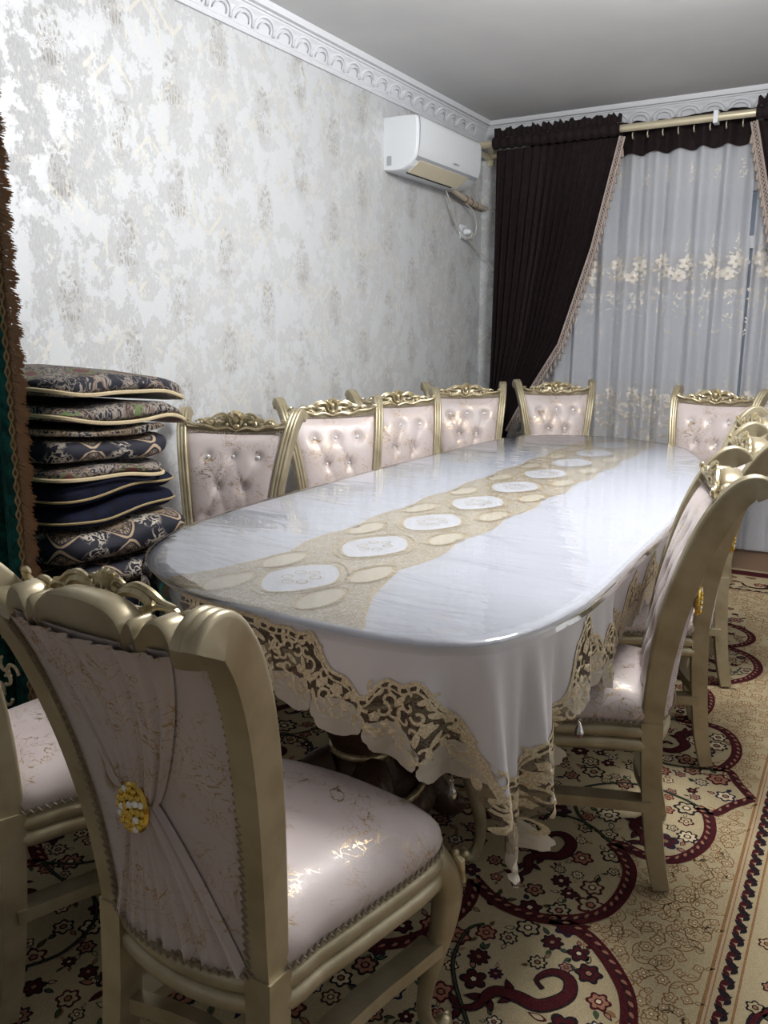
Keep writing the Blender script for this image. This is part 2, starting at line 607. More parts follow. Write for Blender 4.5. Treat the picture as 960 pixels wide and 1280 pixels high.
ROD = simple('brushed_pale_gold', rgb(216,206,178), 0.35, 0.45)
LATTICE = simple('mauve_beige_lattice_braid', rgb(172,158,150), 0.6, 0.1, (260,0.5,0.002))
TASSEL = simple('mauve_beige_tassel', rgb(160,147,138), 0.55, 0.1, (200,0.4,0.002))
BACKING = simple('dark_mauve_backing', rgb(84,68,66), 0.8)
FRAMEWHITE = simple('white_upvc', rgb(222,224,226), 0.35)
def m_pane():
    m = Mat('window_glass', (0.5,0.55,0.62), 0.05)
    m.set('Transmission Weight', 0.6); m.set('Specular IOR Level', 0.1)
    return m.m
PANE = m_pane()
# ------------------------------------------------------------------ the room
WX, WY = -2.38, 5.38           # faces of the left and back walls
RX, FY = 1.05, -1.7            # faces of the wall on the other side and of the wall behind the camera
def struct(name, mb, mat, **k):
    return tag(mb.build(name, mat, None, smooth=False, angle=None), kind='structure', **k)
struct('floor', MB().box(WX-0.1, RX+0.1, FY-0.1, WY+0.1, -0.1, 0.0), FLOORWOOD)
struct('ceiling', MB().box(WX-0.1, RX+0.1, FY-0.1, WY+0.1, CEIL, CEIL+0.1), CEILING)
struct('wall_left', MB().box(WX-0.1, WX, FY-0.1, WY+0.1, 0, CEIL), WALLPAPER)
struct('wall_right', MB().box(RX, RX+0.1, FY-0.1, WY+0.1, 0, CEIL), WALLPAPER)
struct('wall_front', MB().box(WX, RX, FY-0.1, FY, 0, CEIL), WALLPAPER)
w0, w1, h0, h1 = -1.80, -0.25, 0.80, 2.16
wb = MB()
wb.box(WX, w0, WY, WY+0.22, 0, CEIL).box(w1, RX, WY, WY+0.22, 0, CEIL)
wb.box(w0, w1, WY, WY+0.22, 0, h0).box(w0, w1, WY, WY+0.22, h1, CEIL)
struct('wall_back', wb, WALLPAPER)
# window: white frame with two sashes and a transom
win = empty('window_1', (w0, WY+0.1, h0))
tag(win, kind='structure')
W_, H_ = w1-w0, h1-h0
fr = MB()
for (x0, x1, z0, z1) in ((0, W_, 0, 0.06), (0, W_, H_-0.06, H_), (0, 0.06, 0.06, H_-0.06), (W_-0.06, W_, 0.06, H_-0.06)):
    fr.box(x0, x1, 0, 0.07, z0, z1)
fr.build('window_frame', FRAMEWHITE, win, False, angle=None)
MB().box(0.06, W_-0.06, 0.0, 0.06, 0.98, 1.05).build('transom', FRAMEWHITE, win, False, angle=None)
for q in (W_*0.36, W_*0.68):
    MB().box(q-0.035, q+0.035, 0.0, 0.06, 0.06, 0.98).build('mullion', FRAMEWHITE, win, False, angle=None)
for (x0, x1, z0, z1) in ((0.06, W_*0.36-0.035, 0.06, 0.98), (W_*0.36+0.035, W_*0.68-0.035, 0.06, 0.98), (W_*0.68+0.035, W_-0.06, 0.06, 0.98), (0.06, W_-0.06, 1.05, H_-0.06)):
    MB().box(x0, x1, 0.028, 0.034, z0, z1).build('pane', PANE, win, False, angle=None)
tag(MB().box(-0.04, W_+0.04, -0.16, 0.0, -0.03, 0.0).build('window_sill', FRAMEWHITE, win, False, angle=None))

# plaster cornice: a stepped cove with a row of raised arches
CP = [(0.0, -0.125), (0.012, -0.125), (0.016, -0.117), (0.012, -0.110), (0.018, -0.104), (0.024, -0.09), (0.040, -0.055), (0.052, -0.042),
      (0.054, -0.036), (0.062, -0.034), (0.064, -0.028), (0.082, -0.026), (0.086, -0.012), (0.086, 0.0), (0.0, 0.0)]
def cornice(name, a, b, nrm, label=None):
    a, b, nrm = Vector(a), Vector(b), Vector(nrm)
    L = (b-a).length
    t = (b-a).normalized()
    mb = MB()
    ring = []
    for (q, s) in ((a, 1), (b, -1)):
        ring.append([q + nrm*o + t*(s*o) + Vector((0,0,z)) for (o, z) in CP])
    mb.grid(np.array([[tuple(p) for p in r] for r in ring]))
    o = mb.build(name, WHITE_PAINT, None, False, angle=None)
    tag(o, kind='structure')
    # one raised arch, shared by all of them: an arch of rope moulding with a small foot
    P = 0.138
    pts = []
    for k in range(13):
        an = PI*k/12
        h = math.sin(an)
        e = 0.018 + 0.030*h**0.8
        pts.append((-math.cos(an)*P*0.47, 0.024+0.022*h**0.9, -0.100+0.052*h**0.75))
    am = MB()
    am.tube(pts, 0.0055, 6)
    inner = [(x*0.62, y+0.003, -0.096+(z+0.100)*0.55) for (x, y, z) in pts]
    am.tube(inner, 0.003, 5)
    me = am.mesh('arch_relief', WHITE_PAINT)
    n = int((L-0.2)/P)
    ang = math.atan2(t.y, t.x)
    flip = nrm.dot(Vector((-t.y, t.x, 0))) < 0
    for i in range(n):
        c = a + t*(0.12+P*(i+0.5))
        r = link('arch_relief', me, o, c)
        r.rotation_euler = (0, 0, ang + (PI if flip else 0))
    return o
cornice('trim_1', (WX, FY, CEIL), (WX, WY, CEIL), (1, 0, 0))
cornice('trim_2', (WX, WY, CEIL), (RX, WY, CEIL), (0, -1, 0))
struct('baseboard_left', MB().box(WX, WX+0.015, FY, WY, 0, 0.07), FRAMEWHITE)
struct('baseboard_back', MB().box(WX+0.015, RX, WY-0.015, WY, 0, 0.07), FRAMEWHITE)
# ------------------------------------------------------------------ carpet: woven pattern as thin layers of pile
CZ = 0.010
class Pat:
    ORDER = ['cream', 'pale', 'tan', 'rose', 'green', 'navy', 'black', 'burgundy']
    def __init__(s): s.mb = MB()
    def z(s, l): return CZ + 0.00022*l
    def poly(s, pts, col, l):
        P = np.asarray(pts)
        c = P.mean(0)
        n = len(P)
        s.mb.add([(c[0], c[1], s.z(l))] + [(p[0], p[1], s.z(l)) for p in P], [(0, 1+i, 1+(i+1) % n) for i in range(n)], s.ORDER.index(col))
    def ribbon(s, pts, w, col, l, closed=False):
        P = np.asarray(pts, float)
        n = len(P)
        T = np.roll(P, -1, 0)-np.roll(P, 1, 0) if closed else np.gradient(P, axis=0)
        T /= (np.linalg.norm(T, axis=1)[:, None]+1e-9)
        N = np.stack([-T[:, 1], T[:, 0]], 1)
        w = np.asarray(w if hasattr(w, '__len__') else [w]*n)[:, None]/2
        A, B = P+N*w, P-N*w
        z = s.z(l)
        v = [(p[0], p[1], z) for p in A] + [(p[0], p[1], z) for p in B]
        m = n if closed else n-1
        s.mb.add(v, [(i, n+i, n+(i+1) % n, (i+1) % n) for i in range(m)], s.ORDER.index(col))
    def petals(s, x, y, r, rot, n, depth, k=30):
        a = np.linspace(0, 2*PI, k, endpoint=False)
        rr = r*(1-depth+depth*np.abs(np.cos(n*a/2)))
        return np.stack([x+rr*np.cos(a+rot), y+rr*np.sin(a+rot)], 1)
    def flower(s, x, y, r, rot, line, fill, heart, l, n=6):
        s.poly(s.petals(x, y, r, rot, n, 0.34), line, l)
        s.poly(s.petals(x, y, r*0.76, rot, n, 0.40), fill, l+1)
        s.poly(s.petals(x, y, r*0.36, rot, n, 0.2, 14), line, l+2)
        s.poly(s.petals(x, y, r*0.22, rot, n, 0.2, 10), heart, l+3)
    def leaf(s, x, y, L, w, rot, line, fill, l):
        t = np.linspace(0, 1, 8)
        h = np.sin(PI*t**0.8)*w
        up = np.stack([t*L, h], 1); dn = np.stack([t[::-1]*L, -h[::-1]*0.8], 1)
        Q = np.vstack([up, dn[1:-1]])
        c, q = math.cos(rot), math.sin(rot)
        R = np.stack([x+Q[:, 0]*c-Q[:, 1]*q, y+Q[:, 0]*q+Q[:, 1]*c], 1)
        s.poly(R, line, l)
        m = R.mean(0)
        if fill: s.poly(m+(R-m)*0.66, fill, l+1)
def inpoly(P, x, y):
    n, r = len(P), False
    j = n-1
    for i in range(n):
        if (P[i][1] > y) != (P[j][1] > y) and x < (P[j][0]-P[i][0])*(y-P[i][1])/(P[j][1]-P[i][1])+P[i][0]: r = not r
        j = i
    return r
pat = Pat()
YM, XM = 2.36, -1.04
band2 = [(-0.703,1.64),(-0.633,1.597),(-0.563,1.586),(-0.504,1.597),(-0.439,1.635),(-0.396,1.696),(-0.381,1.785),(-0.39,1.867),(-0.425,1.923),(-0.459,1.953)]
thin2 = [(-0.459,1.953),(-0.525,2.0),(-0.594,2.014),(-0.651,1.99),(-0.687,1.932),(-0.689,1.852),(-0.666,1.783),(-0.623,1.731)]
hook2 = [(-0.625,1.70),(-0.605,1.735),(-0.618,1.785),(-0.588,1.815),(-0.552,1.838),(-0.546,1.895),(-0.575,1.925),(-0.604,1.910),(-0.604,1.872),(-0.580,1.868)]
band3 = [(-0.459,1.953),(-0.425,1.956),(-0.364,1.943),(-0.303,1.963),(-0.26,2.036),(-0.247,2.127),(-0.267,2.215),(-0.297,2.238)]
thin3 = [(-0.297,2.244),(-0.355,2.268),(-0.441,2.28),(-0.53,2.249),(-0.611,2.16),(-0.584,2.057),(-0.521,1.985)]
tipb = [(-0.297,2.238),(-0.251,2.232),(-0.219,2.29),(-0.171,YM)]
band1 = [(-0.50,1.60),(-0.443,1.599),(-0.392,1.576),(-0.334,1.521),(-0.29,1.455),(-0.27,1.36),(-0.29,1.27),(-0.34,1.20),(-0.42,1.16)]
thin1 = [(-0.62,1.51),(-0.645,1.476),(-0.638,1.39),(-0.608,1.329),(-0.558,1.265),(-0.50,1.20),(-0.42,1.16)]
band0 = [(-0.703,1.64),(-0.682,1.556),(-0.70,1.46),(-0.76,1.36),(-0.86,1.31),(-0.97,1.33),(-1.04,1.40)]
bandm = [(-0.42,1.16),(-0.36,1.10),(-0.335,1.02),(-0.36,0.93),(-0.45,0.86),(-0.58,0.85),(-0.68,0.90)]
thinm = [(-0.68,0.90),(-0.72,0.98),(-0.70,1.08),(-0.62,1.14),(-0.52,1.14),(-0.42,1.16)]
sym = [lambda p: p, lambda p: [(x, 2*YM-y) for x, y in p], lambda p: [(2*XM-x, y) for x, y in p], lambda p: [(2*XM-x, 2*YM-y) for x, y in p]]
def shift(P, frm, to, rot=0.0, sc=1.0):
    c, s = math.cos(rot), math.sin(rot)
    return [(to[0]+sc*((x-frm[0])*c-(y-frm[1])*s), to[1]+sc*((x-frm[0])*s+(y-frm[1])*c)) for x, y in P]
hooks = [hook2, shift(hook2, (-0.58,1.84), (-0.42,2.12), 0.5, 0.95), shift(hook2, (-0.58,1.84), (-0.46,1.37), -0.55, 1.1),
         shift(hook2, (-0.58,1.84), (-0.9,1.48), 0.3, 0.9), shift(hook2, (-0.58,1.84), (-0.52,1.0), -0.4, 0.9)]
lob = [band2+thin2[1:], band3+thin3[1:], band1+thin1[::-1], bandm+thinm[1:]]
field = [(-0.165,0.3)]+[(-0.165, 4.6), (-0.42, 4.6)]
inner = [(-1.9,0.55),(-0.45,0.55),(-0.36,0.90),(-0.34,1.05),(-0.44,1.16),(-0.30,1.25),(-0.27,1.36),(-0.30,1.47),(-0.36,1.55),(-0.44,1.6),(-0.385,1.70),(-0.38,1.8),(-0.40,1.89),(-0.45,1.95),
         (-0.36,1.94),(-0.30,1.96),(-0.25,2.06),(-0.25,2.16),(-0.29,2.24),(-0.22,2.28),(-0.18,2.36)]
inner = inner + [(x, 2*YM-y) for x, y in inner[::-1]]
R2 = random.Random(5)
hookpts = [(x, y) for h in hooks for f in sym for (x, y) in f(h)]
def clear_of_hooks(x, y, d): return all((x-a)**2+(y-b)**2 > d*d for a, b in hookpts)
# flowers inside the medallion, thickly strewn
pl = []
tries = 0
while tries < 9000:
    tries += 1
    x, y = R2.uniform(-1.85, -0.2), R2.uniform(0.6, 4.12)
    hid = (x < -0.75 and y > 1.75)
    r = R2.choice([0.017, 0.022, 0.026, 0.030, 0.036])*(1.3 if hid else 1.0)
    if not inpoly(inner, x, y) or not inpoly(inner, x+0.03, y): continue
    if not clear_of_hooks(x, y, r+0.012): continue
    if any((x-a)**2+(y-b)**2 < (r+c)**2*0.92 for a, b, c in pl): continue
    pl.append((x, y, r))
    k = R2.random()
    line = R2.choice(['black','burgundy','black','navy'])
    fill = R2.choice(['cream','rose','burgundy','pale','cream','burgundy'])
    if fill == line: fill = 'rose'
    pat.flower(x, y, r, R2.uniform(0, 6), line, fill, R2.choice(['rose','tan','pale']), 2, R2.choice([5,6,6,8]))
    for q in range(R2.choice([1,2,3])):
        a = R2.uniform(0, 6.28)
        pat.leaf(x+math.cos(a)*r*0.9, y+math.sin(a)*r*0.9, r*R2.uniform(0.7,1.2), r*0.26, a+R2.uniform(-0.5,0.5), R2.choice(['black','burgundy','green','navy','tan']), R2.choice([None,'cream','green','rose']), 1)
for f in sym:
    for (B, wd) in ((band0,0.034),(band1,0.034),(band2,0.034),(band3,0.032),(tipb,0.026),(bandm,0.034)):
        P = resample(catmull(f(B), 8), 60)
        L = np.linalg.norm(np.diff(P, axis=0), axis=1).sum()
        pat.ribbon(P, wd, 'burgundy', 8)
        pat.ribbon(P, 0.004, 'black', 9)
        n = int(L/0.026)
        Q = resample(P, max(n, 3))
        for i in range(len(Q)-1):
            d = Q[i+1]-Q[i]
            a = math.atan2(d[1], d[0])+0.5
            pat.leaf(Q[i][0], Q[i][1], 0.018, 0.0045, a, 'rose', None, 10)
    for B in (thin1, thin2, thin3, thinm):
        P = resample(catmull(f(B), 8), 40)
        pat.ribbon(P, 0.009, 'black', 8)
        pat.ribbon(P, 0.003, 'green', 9)
    for H in hooks:
        P = resample(catmull(f(H), 8), 48)
        t = np.linspace(0, 1, 48)
        w = 0.010+0.024*np.sin(PI*np.clip(t*1.05,0,1))**0.8
        pat.ribbon(P, w, 'black', 8)
        pat.ribbon(P, np.maximum(w-0.007, 0.003), 'burgundy', 9)
        for k in (2, 9, 16):
            d = P[k+1]-P[k]
            a = math.atan2(d[1], d[0])
            pat.leaf(P[k][0], P[k][1], 0.045, 0.011, a+2.2, 'black', 'burgundy', 7)
            pat.leaf(P[k][0], P[k][1], 0.040, 0.010, a-2.2, 'black', 'burgundy', 7)
# fine tan scrolling on the cream field
pl2 = []
tries = 0
while tries < 9000:
    tries += 1
    x, y = R2.uniform(-0.60, -0.175), R2.uniform(0.7, 4.4)
    if inpoly(inner, x-0.02, y): continue
    r = R2.choice([0.010, 0.013, 0.016, 0.018])*(1.0 if y < 3 else 1.35)
    if any((x-a)**2+(y-b)**2 < (r+c)**2*1.02 for a, b, c in pl2): continue
    pl2.append((x, y, r))
    pat.flower(x, y, r, R2.uniform(0, 6), 'tan', 'cream', 'pale', 1, R2.choice([5,6,4]))
    a = R2.uniform(0, 6.28)
    t = np.linspace(0, 1, 10)
    px = x+np.cos(a+t*2.6)*t*0.045; py = y+np.sin(a+t*2.6)*t*0.045
    if px.max() < -0.17: pat.ribbon(np.stack([px, py], 1), 0.0028, 'tan', 1)
    pat.leaf(x+math.cos(a+2)*r, y+math.sin(a+2)*r, 0.024, 0.006, a+2.4, 'tan', 'cream', 1)
# borders along both long sides and across the ends
def border(fx, along0, along1, near, far):
    """fx(d, s) -> point at distance d outside the inner border line, s along it"""
    L = lambda d, w, col, l: pat.ribbon([fx(d, s) for s in np.linspace(along0, along1, 40)], w, col, l)
    L(0.0, 0.007, 'tan', 2); L(0.010, 0.003, 'rose', 2); L(0.056, 0.005, 'tan', 2); L(0.31, 0.006, 'tan', 2); L(0.36, 0.09, 'burgundy', 1)
    s = near
    k = 0
    rot0 = math.atan2(fx(0,1)[1]-fx(0,0)[1], fx(0,1)[0]-fx(0,0)[0])
    sgn = 1 if (fx(1,0)[0]-fx(0,0)[0])*math.sin(-rot0)+(fx(1,0)[1]-fx(0,0)[1])*math.cos(rot0) > 0 else -1
    while s < far:
        p = fx(0.020, s); q = fx(0.046, s+0.012)
        pat.leaf(p[0], p[1], 0.036, 0.0095, rot0+sgn*0.9, 'burgundy', None, 2)
        pat.leaf(p[0], p[1], 0.026, 0.0065, rot0+PI-sgn*0.6, 'burgundy', None, 2)
        pat.leaf(q[0], q[1], 0.036, 0.0095, rot0-sgn*0.9, 'black', None, 3)
        pat.leaf(q[0], q[1], 0.024, 0.0065, rot0+PI+sgn*0.5, 'black', None, 3)
        s += 0.046
        k += 1
    s = near
    k = 0
    while s < far:
        c = fx(0.155, s)
        a = np.linspace(0, 4.6, 26)
        rr = 0.085*(1-a/6.2)
        pts = np.stack([c[0]+rr*np.cos(a*(1 if k % 2 else -1)+rot0), c[1]+rr*np.sin(a*(1 if k % 2 else -1)+rot0)], 1)
        pat.ribbon(pts, 0.008+0.018*np.sin(np.linspace(0.2, PI, 26)), 'black', 2)
        pat.ribbon(pts, 0.003+0.009*np.sin(np.linspace(0.2, PI, 26)), 'burgundy' if k % 2 else 'navy', 3)
        pat.flower(c[0], c[1], 0.034, k, 'burgundy', 'rose', 'pale', 4, 8)
        for (d, ds, r) in ((0.09, 0.06, 0.02), (0.27, 0.05, 0.022), (0.11, 0.13, 0.018), (0.25, 0.14, 0.02), (0.17, 0.125, 0.024)):
            p = fx(d, s+ds)
            pat.flower(p[0], p[1], r, k+d*9, 'black' if k % 2 else 'burgundy', 'rose' if d > 0.1 else 'cream', 'tan', 2, 6)
            pat.leaf(p[0], p[1], 0.045, 0.011, k+d*30, 'black', 'green', 1)
        s += 0.20
        k += 1
border(lambda d, s: (-0.160+d, s), -0.1, 4.82, 0.9, 4.5)
border(lambda d, s: (-0.5-s, 4.42+d), -0.33, 1.4, -0.3, 0.3)
border(lambda d, s: (-1.92-d, s), -0.1, 4.82, 3.0, 3.1)
cb = MB()
cb.box(-2.36, 0.28, -0.30, 4.86, 0.0005, CZ)
carpet = tag(empty('carpet', (0,0,0)), 'cream wool carpet with burgundy scrolled medallion under the dining table', 'carpet')
cb.build('pile_base', CARPET, carpet, False, angle=None)
cp = pat.mb.build('woven_pattern', [PILE[c] for c in Pat.ORDER], carpet, False, angle=None)
tag(cp, kind='stuff')
# ------------------------------------------------------------------ dining chairs (local +y is the way the sitter faces)
POST = catmull([(0.150,-0.195,0.40),(0.152,-0.198,0.47),(0.160,-0.208,0.58),(0.176,-0.230,0.71),(0.195,-0.262,0.83),(0.210,-0.297,0.915),(0.219,-0.328,0.962),(0.226,-0.353,0.981),(0.230,-0.372,0.978),(0.231,-0.380,0.966)], 6)
LEGB = catmull([(0.163,-0.242,0.007),(0.158,-0.222,0.10),(0.152,-0.205,0.25),(0.150,-0.195,0.42)], 6)
def post_at(z):
    i = np.argmax(POST[:, 2])
    return np.array([np.interp(z, POST[:i, 2], POST[:i, k]) for k in range(3)])
def section_sweep(mb, path, prof, sx):
    """prof: list of (lateral, forward) offsets; sx mirrors; section stays square to the path"""
    P = np.asarray(path)
    T = np.gradient(P, axis=0)
    T /= np.linalg.norm(T, axis=1)[:, None]
    rings = []
    for i in range(len(P)):
        t = Vector(T[i])
        lat = Vector((1,0,0)) - t*t.x
        lat.normalize()
        fwd = t.cross(lat)
        if fwd.y < 0 and i < len(P)*0.7: fwd = -fwd
        if i > 0 and fwd.dot(lastf) < 0: fwd = -fwd
        lastf = fwd
        pr = prof(i/(len(P)-1))
        rings.append([((P[i][0]+lat.x*a+fwd.x*b)*sx, P[i][1]+lat.y*a+fwd.y*b, P[i][2]+lat.z*a+fwd.z*b) for a, b in pr])
    n = len(rings[0])
    b0 = len(mb.v)
    for r in rings: mb.v.extend(r)
    for i in range(len(rings)-1):
        for k in range(n):
            l = (k+1) % n
            q = (b0+i*n+k, b0+i*n+l, b0+(i+1)*n+l, b0+(i+1)*n+k)
            mb.f.append(q if sx > 0 else q[::-1]); mb.m.append(0)
    mb.f.append(tuple(b0+k for k in range(n))); mb.m.append(0)
    mb.f.append(tuple(b0+(len(rings)-1)*n+k for k in range(n))); mb.m.append(0)
def post_prof(t):
    w = 0.0185+0.001*min(1, t*2)
    d = 0.021+0.005*math.sin(PI*min(1, t*1.15))
    pts = [(-w,-d),(w,-d),(w,d-0.004)]
    N = 3
    for k in range(N):          # reeded front face, three beads
        c = w-(2*w)*(k+0.5)/N
        h = w/N
        for a in (0.95, 0.5, 0.0, -0.5, -0.95):
            pts.append((c+h*a, d+0.006*math.sqrt(max(0, 1-a*a))-0.002))
    pts.append((-w, d-0.004))
    return pts
def leg_prof(t):
    w = 0.017+0.006*t
    return [(-w,-w-0.002),(w,-w-0.002),(w*1.0,w),(w*0.6,w+0.003),(-w*0.6,w+0.003),(-w,w)]
# seat outline (plan)
SO = resample(catmull([(-0.150,-0.195),(0.0,-0.232),(0.150,-0.195),(0.176,-0.10),(0.200,0.02),(0.218,0.13),(0.212,0.185),(0.150,0.212),(0.0,0.228),(-0.150,0.212),(-0.212,0.185),(-0.218,0.13),(-0.200,0.02),(-0.176,-0.10)], 8, True), 84, True)
_T = np.roll(SO, -1, 0)-np.roll(SO, 1, 0)
_T /= np.linalg.norm(_T, axis=1)[:, None]
SN = np.stack([_T[:, 1], -_T[:, 0]], 1)
if (SN*SO).sum() < 0: SN = -SN
def ring_mesh(mb, prof):
    P = np.zeros((len(SO), len(prof), 3))
    for j, (o, z) in enumerate(prof):
        P[:, j, :2] = SO+SN*o
        P[:, j, 2] = z
    return mb.grid(P, cu=True)
BUTTONS = [(-0.098,0.832),(0,0.832),(0.098,0.832),(-0.050,0.722),(0.050,0.722),(-0.086,0.612),(0,0.612),(0.086,0.612),(-0.045,0.515),(0.045,0.515)]
def back_half(z): return post_at(z)[0]-0.017
def tuft(x, z):
    """padding bulge minus button dimples and diagonal creases"""
    h = back_half(z)
    e = max(0.0, 1-(abs(x)/h)**4)*max(0.0, 1-abs((z-0.68)/0.262)**6)
    y = 0.030*e**0.6
    for bx, bz in BUTTONS:
        d2 = (x-bx)**2+(z-bz)**2
        y -= 0.012*math.exp(-d2/0.00055)
    for (i, j) in ((0,3),(1,3),(1,4),(2,4),(3,5),(3,6),(4,6),(4,7),(5,8),(6,8),(6,9),(7,9)):
        ax, az = BUTTONS[i]; bx, bz = BUTTONS[j]
        ux, uz = bx-ax, bz-az
        t = max(0, min(1, ((x-ax)*ux+(z-az)*uz)/(ux*ux+uz*uz)))
        d2 = (x-ax-t*ux)**2+(z-az-t*uz)**2
        y -= 0.0026*math.exp(-d2/0.00005)
    return y
CREST_Y = lambda x: -0.300-0.026*(1-(x/0.22)**2)
CREST_LOW = lambda x: 0.930-0.012*(1-(x/0.2)**2)
def spiral(cx, cz, r0, r1, a0, a1, n=22):
    return [(cx+(r0+(r1-r0)*k/(n-1))*math.cos(a0+(a1-a0)*k/(n-1)), cz+(r0+(r1-r0)*k/(n-1))*math.sin(a0+(a1-a0)*k/(n-1))) for k in range(n)]
def zigzag(path, amp, per, nrm):
    """gimp braid: a little wavy cord along a 3d path"""
    P = np.asarray(path)
    L = np.linalg.norm(np.diff(P, axis=0), axis=1).sum()
    n = max(8, int(L/per*4))
    Q = resample(P, n)
    T = np.gradient(Q, axis=0)
    T /= np.linalg.norm(T, axis=1)[:, None]+1e-9
    out = []
    for i in range(n):
        nn = nrm(i/(n-1), Q[i])
        s = np.cross(T[i], nn)
        out.append(Q[i]+s*amp*(0, 1, 0, -1)[i % 4]*1.0)
    return out
CHAIR_Z = CZ+0.0028
def make_chair():
    root = empty('dining_chair')
    for s in (1, -1):
        mb = MB(); section_sweep(mb, POST, post_prof, s)
        mb.build('back_post', GOLD, root, angle=50)
        mb = MB(); section_sweep(mb, LEGB, leg_prof, s)
        mb.build('leg', GOLD, root, angle=50)
        path = [(0.196,0.180,0.405),(0.210,0.196,0.365),(0.217,0.208,0.315),(0.212,0.206,0.25),(0.200,0.196,0.18),(0.188,0.186,0.11),(0.186,0.188,0.06),(0.194,0.200,0.025),(0.205,0.216,0.018)]
        path = catmull([(x*s, y, z) for x, y, z in path], 5)
        rs = np.interp(np.linspace(0,1,len(path)), np.linspace(0,1,9), [0.026,0.030,0.029,0.024,0.0185,0.0145,0.0135,0.0155,0.014])
        mb = MB(); mb.tube(path, rs, 10, up=(1,0,0))
        lg = mb.build('leg', GOLD, root)
        fb = MB(); fb.ball((0.208*s,0.222,0.026), (0.017,0.017,0.019), 10, 8)
        sp = spiral(0, 0, 0.017, 0.004, -1.2, 4.6, 16)
        fb.tube([(0.208*s+q*0.1*s, 0.228+q, 0.028+w) for q, w in sp], 0.005, 6)
        fb.build('scroll_foot', GOLDLEAF, lg)
        kb = MB()
        for k in range(5):
            a = -0.9+0.45*k
            kb.tube([(0.222*s+0.004*s*j, 0.222+0.004*j+0.0, 0.385-0.018*j) for j in (0,)] + [((0.216+0.012*math.cos(a))*s+math.sin(a)*0.012, 0.220+0.010*math.cos(a), 0.372), ((0.214+0.010)*s+math.sin(a)*0.022, 0.222+0.008*math.cos(a), 0.345-0.02*abs(math.cos(a)))], [0.004,0.009,0.003], 6)
        kb.ball((0.223*s,0.226,0.385), 0.009, 8, 6); kb.ball((0.226*s,0.224,0.352), (0.008,0.008,0.013), 8, 6); kb.ball((0.221*s,0.222,0.318), (0.007,0.007,0.014), 8, 6)
        kb.build('carved_knee', GOLDLEAF, lg)
        P = catmull([(0.158*s,-0.205,0.215),(0.150*s,-0.10,0.205),(0.160*s,0.03,0.200),(0.180*s,0.12,0.203),(0.200*s,0.188,0.212)], 6)
        st = MB()
        G = []
        for p in P:
            G.append([(p[0]-0.022,p[1],p[2]-0.013),(p[0]+0.022,p[1],p[2]-0.013),(p[0]+0.022,p[1],p[2]+0.013),(p[0]-0.022,p[1],p[2]+0.013)])
        st.grid(np.array(G), cv=True)
        st.build('stretcher', GOLD, root, angle=50)
    # back stretcher, bowed
    P = catmull([(-0.154,-0.205,0.235),(0,-0.175,0.232),(0.154,-0.205,0.235)], 6)
    st = MB(); st.grid(np.array([[(p[0],p[1]-0.012,p[2]-0.014),(p[0],p[1]+0.012,p[2]-0.014),(p[0],p[1]+0.012,p[2]+0.014),(p[0],p[1]-0.012,p[2]+0.014)] for p in P]), cv=True)
    st.build('stretcher', GOLD, root, angle=50)
    # seat rail: two rounded mouldings
    pr = [(-0.03,0.345),(-0.004,0.345)]
    for k in range(7):
        a = -PI/2+PI*k/6
        pr.append((0.000+0.011*math.cos(a), 0.362+0.015*math.sin(a)))
    for k in range(7):
        a = -PI/2+PI*k/6
        pr.append((-0.003+0.012*math.cos(a), 0.394+0.015*math.sin(a)))
    pr += [(-0.008,0.414),(-0.03,0.414)]
    ring_mesh(MB(), pr)
    mb = MB(); ring_mesh(mb, pr); mb.build('seat_rail', GOLD, root, angle=60)
    # cushion
    cu = MB()
    prof = [(1.0,-0.008,0.405),(1.0,0.002,0.420),(1.0,0.006,0.436),(1.0,0.002,0.452),(0.955,0,0.470),(0.87,0,0.484),(0.74,0,0.495),(0.58,0,0.502),(0.40,0,0.506),(0.2,0,0.508),(0.02,0,0.509)]
    P = np.zeros((len(SO), len(prof), 3))
    cen = np.array([0, 0.012])
    for j, (sc, o, z) in enumerate(prof):
        Q = cen+(SO+SN*o-cen)*sc
        P[:, j, :2] = Q
        ang = np.arctan2(SO[:, 1], SO[:, 0])
        corner = np.exp(-((np.abs(SO[:, 0])-0.2)**2+(SO[:, 1]-0.14)**2)/0.006)
        P[:, j, 2] = z + corner*0.005*np.sin(np.arange(len(SO))*1.35)*max(0, 1-abs(j-3.2)/2.6)
    cu.grid(P, cu=True)
    cu.build('seat_cushion', FABRIC, root)
    tr = MB()
    loop = [(SO[i % 84][0]+SN[i % 84][0]*0.006, SO[i % 84][1]+SN[i % 84][1]*0.006, 0.4195) for i in range(85)]
    zz = zigzag(loop, 0.0042, 0.014, lambda t, p: np.array([SN[int(t*84) % 84][0], SN[int(t*84) % 84][1], 0.0]))
    tr.tube(zz, 0.0024, 5, caps=False)
    tr.build('braid_trim', BRAID, root)
    # padded front of the back
    nz, nx = 56, 45
    zs = np.linspace(0.425, 0.936, nz)
    G = np.zeros((nz, nx, 3))
    for i, z in enumerate(zs):
        h = back_half(z)+0.004
        py = post_at(z)[1]
        for j in range(nx):
            x = h*(2*j/(nx-1)-1)
            bow = -0.030*(1-(x/h)**2)*max(0, (z-0.45)/0.45)
            zz_ = z
            if z > 0.89: zz_ = z-0.014*(1-(x/h)**2)*(z-0.89)/0.046
            G[i, j] = (x, py+0.012+bow*0.8+tuft(x, z), zz_)
    MB().grid(G[:, ::-1]).build('tufted_backrest', FABRIC, root)
    bm_ = MB(); bm_.lathe([(0.0085,-0.002),(0.009,0.001),(0.0065,0.005),(0.002,0.0068)], 9, axis='y')
    bme = bm_.mesh('button', CRYSTAL, smooth=False)
